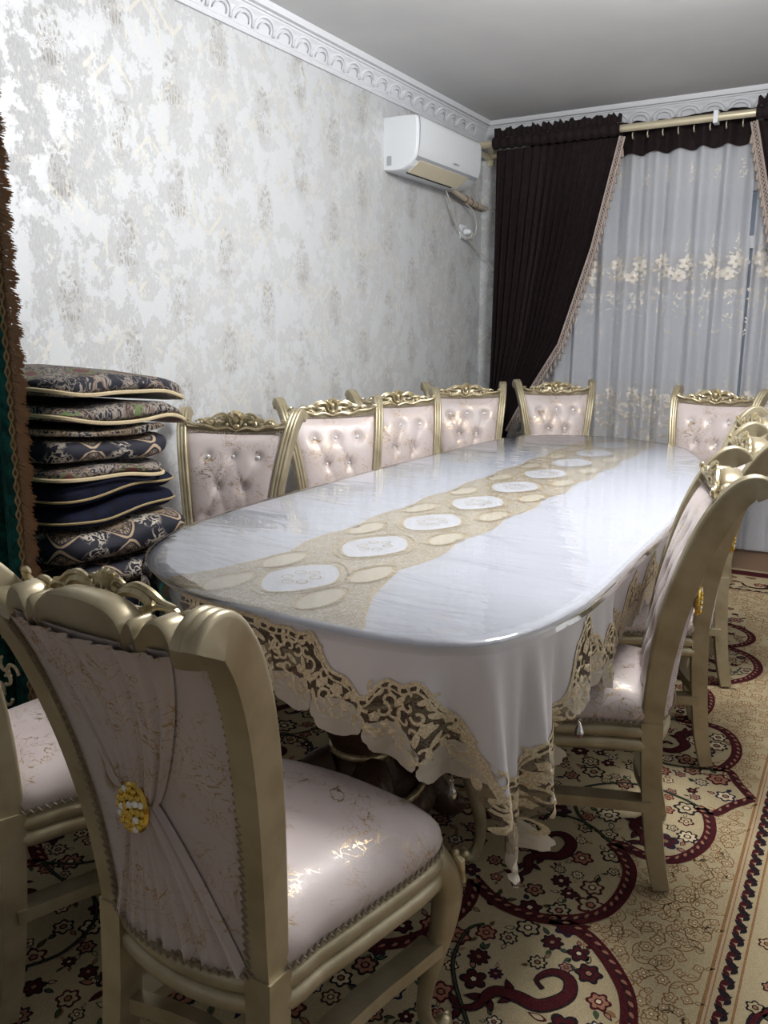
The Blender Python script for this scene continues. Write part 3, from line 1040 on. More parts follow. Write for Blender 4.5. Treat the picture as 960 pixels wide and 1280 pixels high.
    for bx, bz in BUTTONS[:8]:
        h = back_half(bz)
        bow = -0.030*(1-(bx/h)**2)*max(0, (bz-0.45)/0.45)
        link('button', bme, root, (bx, post_at(bz)[1]+0.012+bow*0.8+tuft(bx, bz)+0.002, bz))
    for s in (1, -1):
        tr = MB()
        path = [((back_half(z)+0.002)*s, post_at(z)[1]+0.020, z) for z in np.linspace(0.43, 0.925, 30)]
        zz = zigzag(path, 0.003, 0.011, lambda t, p: np.array([0, 1.0, 0.25]))
        tr.tube(zz, 0.0022, 5, caps=False)
        tr.build('braid_trim', BRAID, root)
        tr = MB()
        path = [((back_half(z)+0.000)*s, post_at(z)[1]-0.024, z) for z in np.linspace(0.42, 0.925, 30)]
        zz = zigzag(path, 0.0042, 0.014, lambda t, p: np.array([0, -1.0, -0.25]))
        tr.tube(zz, 0.0024, 5, caps=False)
        tr.build('braid_trim', BRAID, root)
    tr = MB()
    path = [(x, CREST_Y(x)+0.030, CREST_LOW(x)-0.002) for x in np.linspace(-0.197, 0.197, 40)]
    tr.tube(zigzag(path, 0.003, 0.011, lambda t, p: np.array([0, 1.0, 0])), 0.0024, 5, caps=False)
    tr.build('braid_trim', BRAID, root)
    tr = MB()
    path = [(x, -0.214-0.036*(1-(x/0.15)**2), 0.421) for x in np.linspace(-0.145, 0.145, 30)]
    tr.tube(zigzag(path, 0.0045, 0.014, lambda t, p: np.array([0, -1.0, 0])), 0.0024, 5, caps=False)
    tr.build('braid_trim', BRAID, root)
    # flat cloth panel behind, with a gathered scarf over it held by a brooch
    G = np.zeros((30, 21, 3))
    for i, z in enumerate(np.linspace(0.415, 0.936, 30)):
        h = back_half(z)+0.006
        for j in range(21):
            x = h*(2*j/20-1)
            G[i, j] = (x, post_at(z)[1]-0.016-0.024*(1-(x/h)**2)*(0.8+0.2*max(0, (z-0.45)/0.45)), z)
    MB().grid(G).build('back_panel', FABRIC, root)
    G = np.zeros((44, 97, 3))
    ZB = 0.668
    for i, z in enumerate(np.linspace(0.418, 0.930, 44)):
        if z > ZB: w = 0.026+0.122*((z-ZB)/(0.930-ZB))**0.85
        else: w = 0.026+0.112*((ZB-z)/(ZB-0.418))**0.9
        pinch = math.exp(-((z-ZB)/0.07)**2)
        for j in range(97):
            q = 2*j/96-1
            x = w*(q+0.03*math.sin(q*11))
            h = back_half(z)+0.006
            y = post_at(z)[1]-0.019-0.024*(1-(x/h)**2)*(0.8+0.2*max(0, (z-0.45)/0.45))
            amp = 0.0075*(1-0.45*pinch)
            fold = amp*(0.5+0.5*math.cos(q*22+0.8*math.sin(q*5)))+0.004*(0.5+0.5*math.cos(q*47+1.3))
            edge = min(1, (1-abs(q))/0.06)
            G[i, j] = (x, y-(fold*edge+0.010*pinch*(1-q*q)), z)
    MB().grid(G).build('gathered_scarf', FABRIC, root)
    by = post_at(ZB)[1]-0.019-0.024*0.9-0.020
    br = empty_part('brooch', root, (0, by, ZB))
    d = MB(); d.lathe([(0.030,0.006),(0.034,0.0),(0.030,-0.005)], 24, axis='y')
    disc = d.build('brooch_plate', BROOCHGOLD, br, angle=30); disc.scale = (0.82, 1, 1.12)
    g = MB(); g2 = MB()
    for (R, n, r) in ((0.0265,16,0.0052),(0.0175,10,0.0058),(0.008,5,0.0055)):
        for k in range(n):
            a = 2*PI*k/n
            (g2 if (k % 4 == 1) else g).ball((R*0.82*math.cos(a), -0.006-0.004*(1-R/0.03), R*1.12*math.sin(a)), (r, r*0.8, r), 6, 4)
    g.build('gold_stone', BROOCHGOLD, br, smooth=False, angle=None)
    g2.build('crystal_stone', CRYSTAL, br, smooth=False, angle=None)
    # crest rail: stepped top edge as seen from behind, carved scrolls in front
    half = [(0.0,0.984),(0.030,0.982),(0.055,0.976),(0.072,0.964),(0.078,0.952),(0.083,0.960),(0.088,0.966),(0.093,0.964),(0.097,0.955),(0.100,0.949),(0.106,0.956),(0.114,0.967),(0.126,0.972),(0.138,0.968),(0.146,0.956),(0.150,0.946),(0.160,0.944),(0.175,0.945),(0.188,0.947),(0.200,0.952),(0.216,0.960)]
    half = [tuple(q) for q in catmull(half, 3)]
    top = [(-x, z) for x, z in half[::-1]][:-1]+half
    G = []
    for x, z in top:
        y = CREST_Y(x)
        zl = CREST_LOW(x)
        G.append([(x, y+0.020, zl), (x, y+0.022, zl+0.012), (x, y+0.016, z-0.006), (x, y+0.008, z), (x, y-0.022, z), (x, y-0.027, z-0.004), (x, y-0.024, z-0.026), (x, y-0.012, zl)])
    cr = MB(); cr.grid(np.array(G), cv=True)
    cr.build('crest_rail', GOLD, root, angle=55)
    ca = MB()
    hz = lambda z: z if z < 0.95 else 0.95+(z-0.95)*0.56
    def cv(pts2, r, dy=0.026):
        pts2 = [(x, hz(z)) for x, z in pts2]
        n = len(pts2)
        rr = [r*(0.45+0.55*math.sin(PI*min(1, (k/(n-1))*0.9+0.1))) for k in range(n)]
        for s in (1, -1):
            ca.tube([(x*s, CREST_Y(x)+dy, z) for x, z in pts2], rr, 6, up=(0,1,0))
    cv(spiral(0.052, 0.978, 0.036, 0.010, 3.6, -2.2, 26), 0.0075)
    cv(spiral(0.098, 0.962, 0.024, 0.005, 2.6, -3.0, 20), 0.0058)
    cv(catmull([(0.006,0.935),(0.020,0.955),(0.022,0.985),(0.014,1.008),(0.022,1.022),(0.032,1.016)], 5).tolist(), 0.0062)
    cv(catmull([(0.0,0.925),(0.04,0.938),(0.08,0.932),(0.12,0.945),(0.16,0.948),(0.186,0.960),(0.196,0.976),(0.186,0.982),(0.180,0.974)], 5).tolist(), 0.0066)
    cv(catmull([(0.03,1.008),(0.052,1.020),(0.074,1.010),(0.092,0.992),(0.112,0.986)], 5).tolist(), 0.0055)
    cv(catmull([(0.108,0.955),(0.124,0.975),(0.144,0.978),(0.158,0.966)], 4).tolist(), 0.0045)
    for k in range(7):
        a = PI/2+(k-3)*0.42
        x, z = 0.020*math.cos(a), 0.99
        ca.tube([(0.006*math.cos(a), CREST_Y(0)+0.026, 0.972+0.006*math.sin(a)), (x*0.8, CREST_Y(x)+0.032, 0.977+0.015*math.sin(a)), (x*1.25, CREST_Y(x)+0.026, 0.980+0.022*math.sin(a))], [0.004,0.0085,0.004], 6)
    ca.ball((0, CREST_Y(0)+0.030, 0.968), (0.011,0.009,0.014), 10, 6)
    ca.ball((0, CREST_Y(0)+0.028, 0.942), (0.014,0.008,0.009), 10, 6)
    for s in (1, -1):
        for (x, z, r) in ((0.062,0.976,0.008),(0.100,0.962,0.006),(0.036,0.948,0.007),(0.135,0.958,0.007),(0.152,0.962,0.005)):
            ca.ball((x*s, CREST_Y(x)+0.028, z), (r, r*0.8, r), 8, 5)
    ca.build('carved_crest', GOLDLEAF, root)
    return root
def empty_part(name, parent, loc):
    o = bpy.data.objects.new(name, None)
    COL.objects.link(o); o.parent = parent; o.location = loc
    o.empty_display_size = 0.02
    return o
def copy_tree(o, parent=None):
    c = o.copy(); COL.objects.link(c)
    if parent is not None: c.parent = parent
    for ch in o.children: copy_tree(ch, c)
    return c
CHAIRS = [  # x, y, way it faces in degrees from +x, label
    (-0.783, 0.980, 88, 'gold dining chair at the table end opposite the window, beside the hanging cloth corner'),
    (-1.38, 1.08, 72, 'gold dining chair at the table end opposite the window, next to the green curtain'),
    (-1.945, 2.129, -70.6, 'gold dining chair with tufted blush back, right next to the quilt stack'),
    (-1.829, 2.878, -41, 'gold tufted dining chair along the wallpapered wall, second from the quilt stack'),
    (-1.83, 3.494, -38.7, 'gold tufted dining chair along the wallpapered wall, third from the quilt stack'),
    (-1.837, 4.137, -54.6, 'gold tufted dining chair along the wallpapered wall, beneath the air conditioner'),
    (-1.501, 4.616, -60.8, 'gold tufted dining chair at the window end, against the tied dark curtain'),
    (-0.763, 4.30, -103, 'gold tufted dining chair at the window end, in front of the white sheer curtain'),
    (-0.58, 1.93, 193, 'gold dining chair whose blush seat holds up the lace hem of the tablecloth'),
    (-0.595, 2.57, 196, 'gold dining chair in the middle of the row opposite the wallpapered wall'),
    (-0.64, 3.20, 200, 'gold dining chair opposite the wallpapered wall, at the window end of its row'),
]
proto = make_chair()
for i, (x, y, a, lab) in enumerate(CHAIRS):
    c = proto if i == 0 else copy_tree(proto)
    c.location = (x, y, CHAIR_Z)
    c.rotation_euler = (0, 0, math.radians(a-90))
    tag(c, lab, 'chair', 'gold dining chairs around the table')
# ------------------------------------------------------------------ dining table
TC = np.array([-1.04, 2.70])
TOPZ = 0.765
OUT = [(0.565,0.0),(0.58,-0.74),(0.578,-1.15),(0.53,-1.38),(0.45,-1.472),(0.28,-1.508),(0.0,-1.49),(-0.2,-1.445),(-0.42,-1.30),(-0.53,-1.10),(-0.582,-0.79),(-0.59,-0.25),(-0.585,0.35),(-0.55,1.05),(-0.47,1.37),(-0.22,1.508),(0.04,1.47),(0.26,1.345),(0.38,1.12),(0.47,0.80),(0.53,0.40)]
NP_ = 1440
EDGE = resample(catmull(OUT, 12, True), NP_, True)
for _ in range(12):
    EDGE = (np.roll(EDGE, 1, 0)+EDGE*2+np.roll(EDGE, -1, 0))/4
_t = np.roll(EDGE, -1, 0)-np.roll(EDGE, 1, 0)
_t /= np.linalg.norm(_t, axis=1)[:, None]
ENRM = np.stack([_t[:, 1], -_t[:, 0]], 1)
if (ENRM*EDGE).sum() < 0: ENRM = -ENRM
for _ in range(6): ENRM = (np.roll(ENRM, 1, 0)+ENRM*2+np.roll(ENRM, -1, 0))/4
PER = np.linalg.norm(np.roll(EDGE, -1, 0)-EDGE, axis=1).sum()
def ring_pts(off, z, idx=None):
    P = EDGE+ENRM*off
    return np.c_[P+TC, np.full(len(P), z)]
def slab(mb, step, prof):
    idx = np.arange(0, NP_, step)
    P = np.zeros((len(idx), len(prof), 3))
    for j, (o, z) in enumerate(prof):
        P[:, j, :2] = (EDGE+ENRM*o)[idx]+TC
        P[:, j, 2] = z
    mb.grid(P, cu=True)
    n, m = P.shape[:2]
    b = len(mb.v)-n*m
    mb.f.append(tuple(b+i*m for i in range(n))); mb.m.append(0)
    mb.f.append(tuple(b+i*m+m-1 for i in reversed(range(n)))); mb.m.append(0)
table = tag(empty('dining_table', (TC[0], TC[1], 0)), 'long round-ended dining table hidden under a white lace cloth and plastic', 'table')
def tb(mb, name, mat, **k):
    me = mb.mesh(name, mat, **k)
    me.transform(Matrix.Translation((-TC[0], -TC[1], 0)))
    return link(name, me, table)
mb = MB(); slab(mb, 12, [(-0.03,TOPZ-0.035),(-0.010,TOPZ-0.035),(-0.008,TOPZ-0.02),(-0.006,TOPZ-0.008),(-0.012,TOPZ)])
tb(mb, 'table_top', DARKWOOD, angle=40)
mb = MB(); slab(mb, 12, [(-0.10,TOPZ-0.10),(-0.085,TOPZ-0.10),(-0.08,TOPZ-0.09),(-0.09,TOPZ-0.036),(-0.10,TOPZ-0.0355)])
tb(mb, 'apron', DARKWOOD, angle=40)
for k, yy in enumerate((-1.02, 1.02)):
    cx, cy = TC[0], TC[1]+yy
    pd = MB()
    pd.lathe([(0.17,0.10),(0.19,0.12),(0.17,0.15),(0.10,0.19),(0.075,0.25),(0.11,0.34),(0.145,0.43),(0.12,0.52),(0.08,0.58),(0.13,0.64),(0.17,0.665)], 28, (cx, cy, 0))
    ped = tb(pd, 'pedestal', DARKWOOD)
    for (z, r) in ((0.165, 0.155), (0.262, 0.082), (0.43, 0.148), (0.565, 0.092)):
        rg = MB(); rg.tube([(cx+r*math.cos(2*PI*i/28), cy+r*math.sin(2*PI*i/28), z) for i in range(28)], 0.010, 8, closed=True)
        me = rg.mesh('gold_ring', GOLDLEAF); me.transform(Matrix.Translation((-TC[0], -TC[1], 0)))
        link('gold_ring', me, ped)
    for q in range(4):
        a = PI/4+PI/2*q
        P = catmull([(cx+r*math.cos(a), cy+r*math.sin(a), z) for r, z in ((0.08,0.22),(0.13,0.20),(0.18,0.12),(0.22,0.065),(0.25,0.055),(0.265,0.07))], 5)
        lg = MB(); lg.tube(P, np.linspace(0.05, 0.03, len(P)), 8)
        tb(lg, 'foot', DARKWOOD)

# ------------------------------------------------------------------ cloth: drop, folds and lace
S0 = int(np.argmin(((EDGE-np.array([0.0,-1.49]))**2).sum(1)))      # middle of the near end
step_m = PER/NP_
# order the perimeter so that s grows from the near end's middle towards the +x side
sgn = 1 if EDGE[(S0+20) % NP_][0] > EDGE[S0][0] else -1
def eidx(s): return (S0+sgn*np.asarray(s)/step_m) % NP_
def esample(A, s):
    i = eidx(s)
    i0 = np.floor(i).astype(int) % NP_
    f = (i-np.floor(i))[..., None]
    return A[i0]*(1-f)+A[(i0+1) % NP_]*f
def wrap(s): return (np.asarray(s)+PER/2) % PER-PER/2
SR = None
_ss = np.linspace(0, 2.0, 800)
_pp = esample(EDGE, _ss)
S_CR = float(_ss[np.argmin(((_pp-np.array([0.50,-1.43]))**2).sum(1))])     # right corner of the near end
_ss = -_ss
_pp = esample(EDGE, _ss)
S_CL = float(_ss[np.argmin(((_pp-np.array([-0.42,-1.30]))**2).sum(1))])
def gauss(s, c, w): return np.exp(-((s-c)/w)**2)
def hem(s):
    """length of the hanging cloth"""
    s = wrap(s)
    h = np.full_like(s, 0.245)-0.036/(1+np.exp(-(s-S_CR-0.36)/0.04))-0.03/(1+np.exp((s+0.35)/0.05))
    near = gauss(s, 0.10, 0.22)
    h = h-0.075*gauss(s, 0.12, 0.22)
    h = h+0.19*gauss(s, S_CR+0.035, np.where(s < S_CR+0.035, 0.055, 0.125))-0.045*gauss(s, S_CR+0.31, 0.09)+0.035*gauss(s, S_CR+0.50, 0.10)
    left = 1/(1+np.exp(-(-s-0.75)/0.05))
    far = 1/(1+np.exp(-(s-1.8)/0.05))
    return h-0.02*left-0.02*far
def scal(s):
    """scalloped lower edge"""
    return hem(s)-0.022*(1-np.abs(np.sin(PI*np.asarray(s)/0.105)))
def lace_top(s):
    """where plain white cloth ends and lace begins"""
    s = wrap(s)
    h = hem(s)
    b = h-0.135-0.030*np.cos(2*PI*s/0.21+0.6)-0.010*np.cos(2*PI*s/0.07)-0.02*gauss(s, S_CR+0.03, 0.08)
    gone = 1/(1+np.exp((s-0.17)/0.03))*(1/(1+np.exp((-s-0.42)/0.03)))   # the runner's lace falls straight over the near end
    b = b*(1-gone)+0.004*gone
    return np.clip(b, 0.004, None)
def drape(s, t, lift=0.0):
    """point of the hanging cloth, t metres below the table edge"""
    s = np.asarray(s, float); t = np.asarray(t, float)
    P = esample(EDGE, s); N = esample(ENRM, s)
    sw = wrap(s)
    k = np.clip(t/0.30, 0, 1.6)
    corner = gauss(sw, S_CR, 0.15)+gauss(sw, S_CL, 0.18)
    fold = 0.012*np.sin(2*PI*sw/0.19+0.4)+0.007*np.sin(2*PI*sw/0.083+1.0)
    deep = (0.050*np.sin(2*PI*(sw-S_CR)/0.118+1.2))*gauss(sw, S_CR-0.01, 0.15)+0.014*np.sin(2*PI*sw/0.098)*gauss(sw, 0.25, 0.25)+0.016*np.sin(2*PI*sw/0.052+0.5)*gauss(sw, S_CR+0.05, 0.13)+0.03*np.sin(2*PI*(sw-S_CL)/0.16)*gauss(sw, S_CL, 0.18)
    fold = fold*np.where(np.abs(sw) > 1.05, 0.2, 1.0)
    base = 0.012-0.052/(1+np.exp(-(sw-S_CR-0.55)/0.06))
    off = 0.010+np.minimum(t, 0.012)*0.55+k*(base+fold+deep+0.012*corner)+lift
    z = TOPZ+0.006-np.maximum(t-0.004, 0)*1.0-np.minimum(t, 0.004)*0.4
    xy = P+N*off[..., None]+TC
    return np.concatenate([xy, z[..., None]], -1)
cloth = tag(empty('tablecloth', (TC[0], TC[1], TOPZ)), 'white tablecloth with beige lace border and crystal drops over the dining table', 'tablecloth')
def put(mb, name, mat, parent=cloth, **k):
    me = mb.mesh(name, mat, **k)
    me.transform(Matrix.Translation((-TC[0], -TC[1], -TOPZ)))
    return link(name, me, parent)
# flat top with a soft edge
idx = np.arange(0, NP_, 6)
rings = [1.0, 0.985, 0.94, 0.85, 0.7, 0.5, 0.3, 0.12]
P = np.zeros((len(idx), len(rings)+2, 3))
P[:, 0] = np.c_[(EDGE+ENRM*0.010)[idx]+TC, np.full(len(idx), TOPZ+0.006)]
P[:, 1] = np.c_[(EDGE+ENRM*0.004)[idx]+TC, np.full(len(idx), TOPZ+0.0085)]
for j, r in enumerate(rings):
    P[:, j+2] = np.c_[(EDGE*r)[idx]+TC, np.full(len(idx), TOPZ+0.010)]
mb = MB(); mb.grid(P[:, ::-1], cu=True)
n, m = P.shape[:2]
mb.f.append(tuple(i*m for i in reversed(range(n)))); mb.m.append(0)
put(mb, 'cloth_top', CLOTH, angle=None)
def strip(s0, s1, ds, top, bot, nt_, lift=0.0):
    n = int((s1-s0)/ds)+1
    S = np.linspace(s0, s1, n)
    a, b = top(S), bot(S)
    G = []
    for j in range(nt_+1):
        G.append(drape(S, a+(b-a)*j/nt_, lift))
    return np.stack(G, 1)
HALF = PER/2
zero = lambda s: np.zeros_like(s)
mb = MB()
mb.grid(strip(-1.2, 2.6, 0.006, zero, lace_top, 14)); 
mb.grid(strip(2.6, PER-1.2, 0.03, zero, lace_top, 8))
put(mb, 'cloth_skirt', DRAPE, angle=None)
mb = MB()
mb.grid(strip(-1.2, 2.6, 0.006, lace_top, lambda s: scal(s)-0.028, 10))
mb.grid(strip(2.6, PER-1.2, 0.03, lace_top, lambda s: scal(s)-0.028, 6))
put(mb, 'lace_net', TULLE, angle=None)
def map2(pts, lift):
    Q = np.asarray(pts, float)
    return drape(Q[:, 0], Q[:, 1], lift)
def cord(mb, pts, w, lift=0.0022):
    """a flat cord lying on the hanging cloth"""
    Q = np.asarray(pts, float)
    T = np.gradient(Q, axis=0)
    T /= np.linalg.norm(T, axis=1)[:, None]+1e-9
    N = np.stack([-T[:, 1], T[:, 0]], 1)
    w = np.asarray(w if hasattr(w, '__len__') else [w]*len(Q))[:, None]/2
    mb.grid(np.stack([map2(Q-N*w, lift), map2(Q, lift+0.0012), map2(Q+N*w, lift)], 1))
R3 = random.Random(8)
lace = MB()
# edging cords along the top of the lace and above the scallops
for (f, w) in ((lambda s: lace_top(s)+0.002, 0.0075), (lambda s: lace_top(s)+0.016, 0.004)):
    S = np.arange(-1.2, 2.6, 0.007)
    cord(lace, np.stack([S, f(S)], 1), w)
def blob(mb, cs, ct, rs, rt, rot, n=14, rings=2, lift=0.0016, lobes=0, depth=0.0):
    a = np.linspace(0, 2*PI, n, endpoint=False)
    k = 1-depth+depth*np.abs(np.cos(lobes*a/2)) if lobes else np.ones(n)
    G = []
    for j in range(rings+1):
        q = j/rings
        x, y = rs*q*k*np.cos(a), rt*q*k*np.sin(a)
        G.append(drape(cs+x*math.cos(rot)-y*math.sin(rot), ct+x*math.sin(rot)+y*math.cos(rot), lift+0.002*(1-q)))
    mb.grid(np.stack(G, 1), cu=True)
# scrolls, flowers and leaves through the lace
s = -1.15
while s < 2.5:
    a, b = float(lace_top(np.array([s]))[0]), float(scal(np.array([s]))[0])-0.02
    t = a+0.014
    row = 0
    while t < b-0.01:
        cs, ct = s+R3.uniform(-0.006, 0.006)+(0.013 if row % 2 else 0), t+R3.uniform(-0.004, 0.004)
        k = R3.random()
        if k < 0.5:
            r0 = R3.uniform(0.013, 0.018)
            a0 = R3.uniform(0, 6.28); d = R3.choice([-1, 1])
            an = a0+d*np.linspace(0, 5.2, 20)
            rr = np.linspace(r0, r0*0.25, 20)
            cord(lace, np.stack([cs+rr*np.cos(an), ct+rr*np.sin(an)], 1), np.linspace(0.0065, 0.0045, 20))
        elif k < 0.78:
            r = R3.uniform(0.010, 0.014)
            blob(lace, cs, ct, r, r, R3.uniform(0, 6), 15, 2, 0.0018, 5, 0.45)
        else:
            blob(lace, cs, ct, R3.uniform(0.012, 0.017), 0.0055, R3.uniform(0, 6), 10, 2, 0.0018)
        t += 0.021
        row += 1
    s += 0.023
lo = put(lace, 'lace_scrollwork', CORD, angle=None)
tag(lo, kind='stuff')
# ivory leaf lobes along the hem
k0 = int(math.floor(-1.15/0.105))
for k in range(k0, int(2.5/0.105)):
    sc_ = (k+0.5)*0.105
    h = float(hem(np.array([sc_]))[0])
    lb = MB()
    a = np.linspace(0, 2*PI, 32, endpoint=False)
    kk = 0.93+0.07*np.abs(np.cos(4*a))
    G = []
    for q in (0.03, 0.3, 0.55, 0.8, 1.0):
        x = 0.054*q*kk*np.cos(a); y = np.where(np.sin(a) > 0, 0.034, 0.040)*q*kk*np.sin(a)
        G.append(drape(sc_+x+0.008*np.sin(y*40), h-0.034+y-0.25*np.abs(x)*0.5, 0.0016+0.0016*np.sin(a*11)*q))
    lb.grid(np.stack(G, 1), cu=True)
    put(lb, 'hem_leaf', LOBE, angle=None)
# crystal drops hanging from the leaf tips round the near corner
cd = MB()
cd.tube([(0,0,0),(0,0,-0.012)], 0.0012, 5)
cd.ball((0,0,-0.014), 0.0038, 7, 5)
cd.lathe([(0.0015,-0.016),(0.004,-0.022),(0.0085,-0.034),(0.0095,-0.040),(0.0075,-0.047),(0.002,-0.051)], 7)
cdm = cd.mesh('crystal_drop', GLASSDROP, smooth=False)
for k in range(4, 8):
    sc_ = (k+0.5)*0.105
    p = drape(np.array([sc_]), scal(np.array([sc_]))-0.002, 0.001)[0]
    link('crystal_drop', cdm, cloth, (p[0]-TC[0], p[1]-TC[1], p[2]-TOPZ))
# lace runner down the middle of the top
rz = [TOPZ+0.0102+0.0005*k for k in range(8)]
def flat(mb, pts, z):
    Q = np.asarray(pts)
    c = Q.mean(0)
    n = len(Q)
    mb.add([(c[0], c[1], z)]+[(q[0], q[1], z) for q in Q], [(0, 1+i, 1+(i+1) % n) for i in range(n)])
def flat_ribbon(mb, pts, w, z, closed=True):
    P = np.asarray(pts, float)
    n = len(P)
    T = np.roll(P, -1, 0)-np.roll(P, 1, 0) if closed else np.gradient(P, axis=0)
    T /= np.linalg.norm(T, axis=1)[:, None]+1e-9
    N = np.stack([-T[:, 1], T[:, 0]], 1)*w/2
    v = [(p[0], p[1], z) for p in P+N]+[(p[0], p[1], z) for p in P-N]
    mb.add(v, [(i, n+i, n+(i+1) % n, (i+1) % n) for i in range(n if closed else n-1)])
RCX = -1.035
yn, yf = TC[1]-1.492, TC[1]+1.46
mb = MB()
ys = np.linspace(yn, yf, 200)
PIT = 0.315
y0 = yn+0.21
wid = 0.150+0.028*np.abs(np.cos(PI*(ys-y0)/PIT))
endw = np.exp(-((ys-yn)/0.14)**2)*0.12
def span(y):
    q = EDGE+TC
    near_ = q[np.abs(q[:, 1]-y) < 0.012]
    if len(near_) == 0: return (RCX-0.02, RCX+0.02)
    return (near_[:, 0].min()+0.004, near_[:, 0].max()-0.004)
sp_ = np.array([span(y) for y in ys])
L_ = np.stack([np.maximum(RCX-wid-endw, sp_[:, 0]), ys], 1); R_ = np.stack([np.minimum(RCX+wid+endw, sp_[:, 1]), ys], 1)
v = [(p[0], p[1], rz[0]) for p in L_]+[(p[0], p[1], rz[0]) for p in R_]
mb.add(v, [(i, 200+i, 201+i, 1+i) for i in range(199)])
runner = put(mb, 'lace_runner', RUNNER, angle=None)
cordr = MB()
flat_ribbon(cordr, L_, 0.006, rz[1], False); flat_ribbon(cordr, R_, 0.006, rz[1], False)
def oval(cx, cy, rx, ry, p=2.0, n=36):
    a = np.linspace(0, 2*PI, n, endpoint=False)
    c, s_ = np.cos(a), np.sin(a)
    return np.stack([cx+rx*np.sign(c)*np.abs(c)**(2/p), cy+ry*np.sign(s_)*np.abs(s_)**(2/p)], 1)
k = 0
cy = y0
while cy < yf-0.05:
    mb = MB(); flat(mb, oval(RCX, cy, 0.082, 0.118, 1.55), rz[2])
    me = mb.mesh('white_medallion', RUNWHITE); me.transform(Matrix.Translation((-TC[0], -TC[1], -TOPZ)))
    link('white_medallion', me, runner)
    flat_ribbon(cordr, oval(RCX, cy, 0.084, 0.120, 1.55), 0.007, rz[3])
    flat_ribbon(cordr, oval(RCX, cy, 0.100, 0.140, 1.6), 0.004, rz[3])
    for q in range(6):      # small spray in the oval
        a = q*PI/3+0.3
        flat_ribbon(cordr, oval(RCX+0.030*math.cos(a), cy+0.042*math.sin(a), 0.012, 0.012), 0.0025, rz[4])
    for sx in (1, -1):
        for dy in (-0.10, 0.10) if k == 0 else (PIT/2,):
            if cy+dy > yf-0.12: continue
            mb = MB(); flat(mb, oval(RCX+sx*0.120, cy+dy, 0.036, 0.074, 1.8), rz[1])
            me = mb.mesh('pale_petal', RUNPALE); me.transform(Matrix.Translation((-TC[0], -TC[1], -TOPZ)))
            link('pale_petal', me, runner)
            flat_ribbon(cordr, oval(RCX+sx*0.120, cy+dy, 0.037, 0.075, 1.8), 0.005, rz[3])
            flat_ribbon(cordr, oval(RCX+sx*0.120, cy+dy, 0.046, 0.086, 1.8), 0.003, rz[3])
    cy += PIT
    k += 1
rc = put(cordr, 'runner_cord', CORD, angle=None)
rc.parent = runner
tag(rc, kind='stuff')

# ------------------------------------------------------------------ clear plastic over the cloth
film = tag(empty('plastic_cover', (TC[0], TC[1], TOPZ)), 'clear glossy plastic sheet laid over the white tablecloth', 'table cover')
P = np.zeros((len(idx), len(rings)+3, 3))
P[:, 0] = np.c_[(EDGE+ENRM*0.020)[idx]+TC, np.full(len(idx), TOPZ+0.006)]
P[:, 1] = np.c_[(EDGE+ENRM*0.015)[idx]+TC, np.full(len(idx), TOPZ+0.0115)]
P[:, 2] = np.c_[(EDGE+ENRM*0.006)[idx]+TC, np.full(len(idx), TOPZ+0.0145)]
for j, r in enumerate(rings):
    P[:, j+3] = np.c_[(EDGE*r)[idx]+TC, np.full(len(idx), TOPZ+0.016)]
mb = MB(); mb.grid(P[:, ::-1], cu=True)
n, m = P.shape[:2]
mb.f.append(tuple(i*m for i in reversed(range(n)))); mb.m.append(0)
put(mb, 'film_top', FILM, film, angle=None)
def fh(s):
    w = wrap(s)
    full = 1/(1+np.exp((w-0.02)/0.03))*(1/(1+np.exp((-w-0.95)/0.05)))
    return 0.012+full*(0.18+0.05*gauss(w, 0.10, 0.22)+0.008*np.sin(w*19))
mb = MB()
mb.grid(strip(-1.2, 2.6, 0.012, zero, fh, 12, 0.011))
mb.grid(strip(2.6, PER-1.2, 0.03, zero, fh, 6, 0.011))
put(mb, 'film_skirt', FILMSKIRT, film, angle=None)

# ------------------------------------------------------------------ curtain rail
rail = tag(empty('curtain_rod', (-1.06, 5.17, 2.452)), 'pale gold double curtain rod under the white cornice', 'curtain rod')
XA, XB = -2.355, 0.30
mb = MB(); mb.lathe([(0.019, XA+1.06), (0.021, XA+1.07), (0.021, XB+1.05), (0.019, XB+1.06)], 16, axis='x')
mb.build('front_rod', ROD, rail)
mb = MB(); mb.lathe([(0.017, XA+1.06), (0.017, XB+1.06)], 12, (0, 0.189, -0.035), axis='x')
mb.build('rear_rod', ROD, rail)
for x in (-2.32, 0.27):
    b = MB(); b.box(x+1.06-0.014, x+1.06+0.014, 0.0, 0.209, -0.052, -0.030)
    b.box(x+1.06-0.02, x+1.06+0.02, 0.195, 0.209, -0.09, 0.02)
    b.build('bracket', ROD, rail, False, angle=None)
hk = MB()
hk.tube([(0,0,0.0),(0,-0.008,-0.014),(0,0.0,-0.030),(0,0.012,-0.034),(0,0.016,-0.022)], 0.0035, 6)
cl = MB(); cl.box(0.148, 0.172, -0.032, 0.03, -0.034, 0.030); cl.build('rod_clip', ACWHITE, rail, False, angle=None)
hkm = hk.mesh('curtain_hook', ROD)
for k in range(8):
    link('curtain_hook', hkm, rail, (-1.36+k*0.085+1.06, 0.028, -0.022))

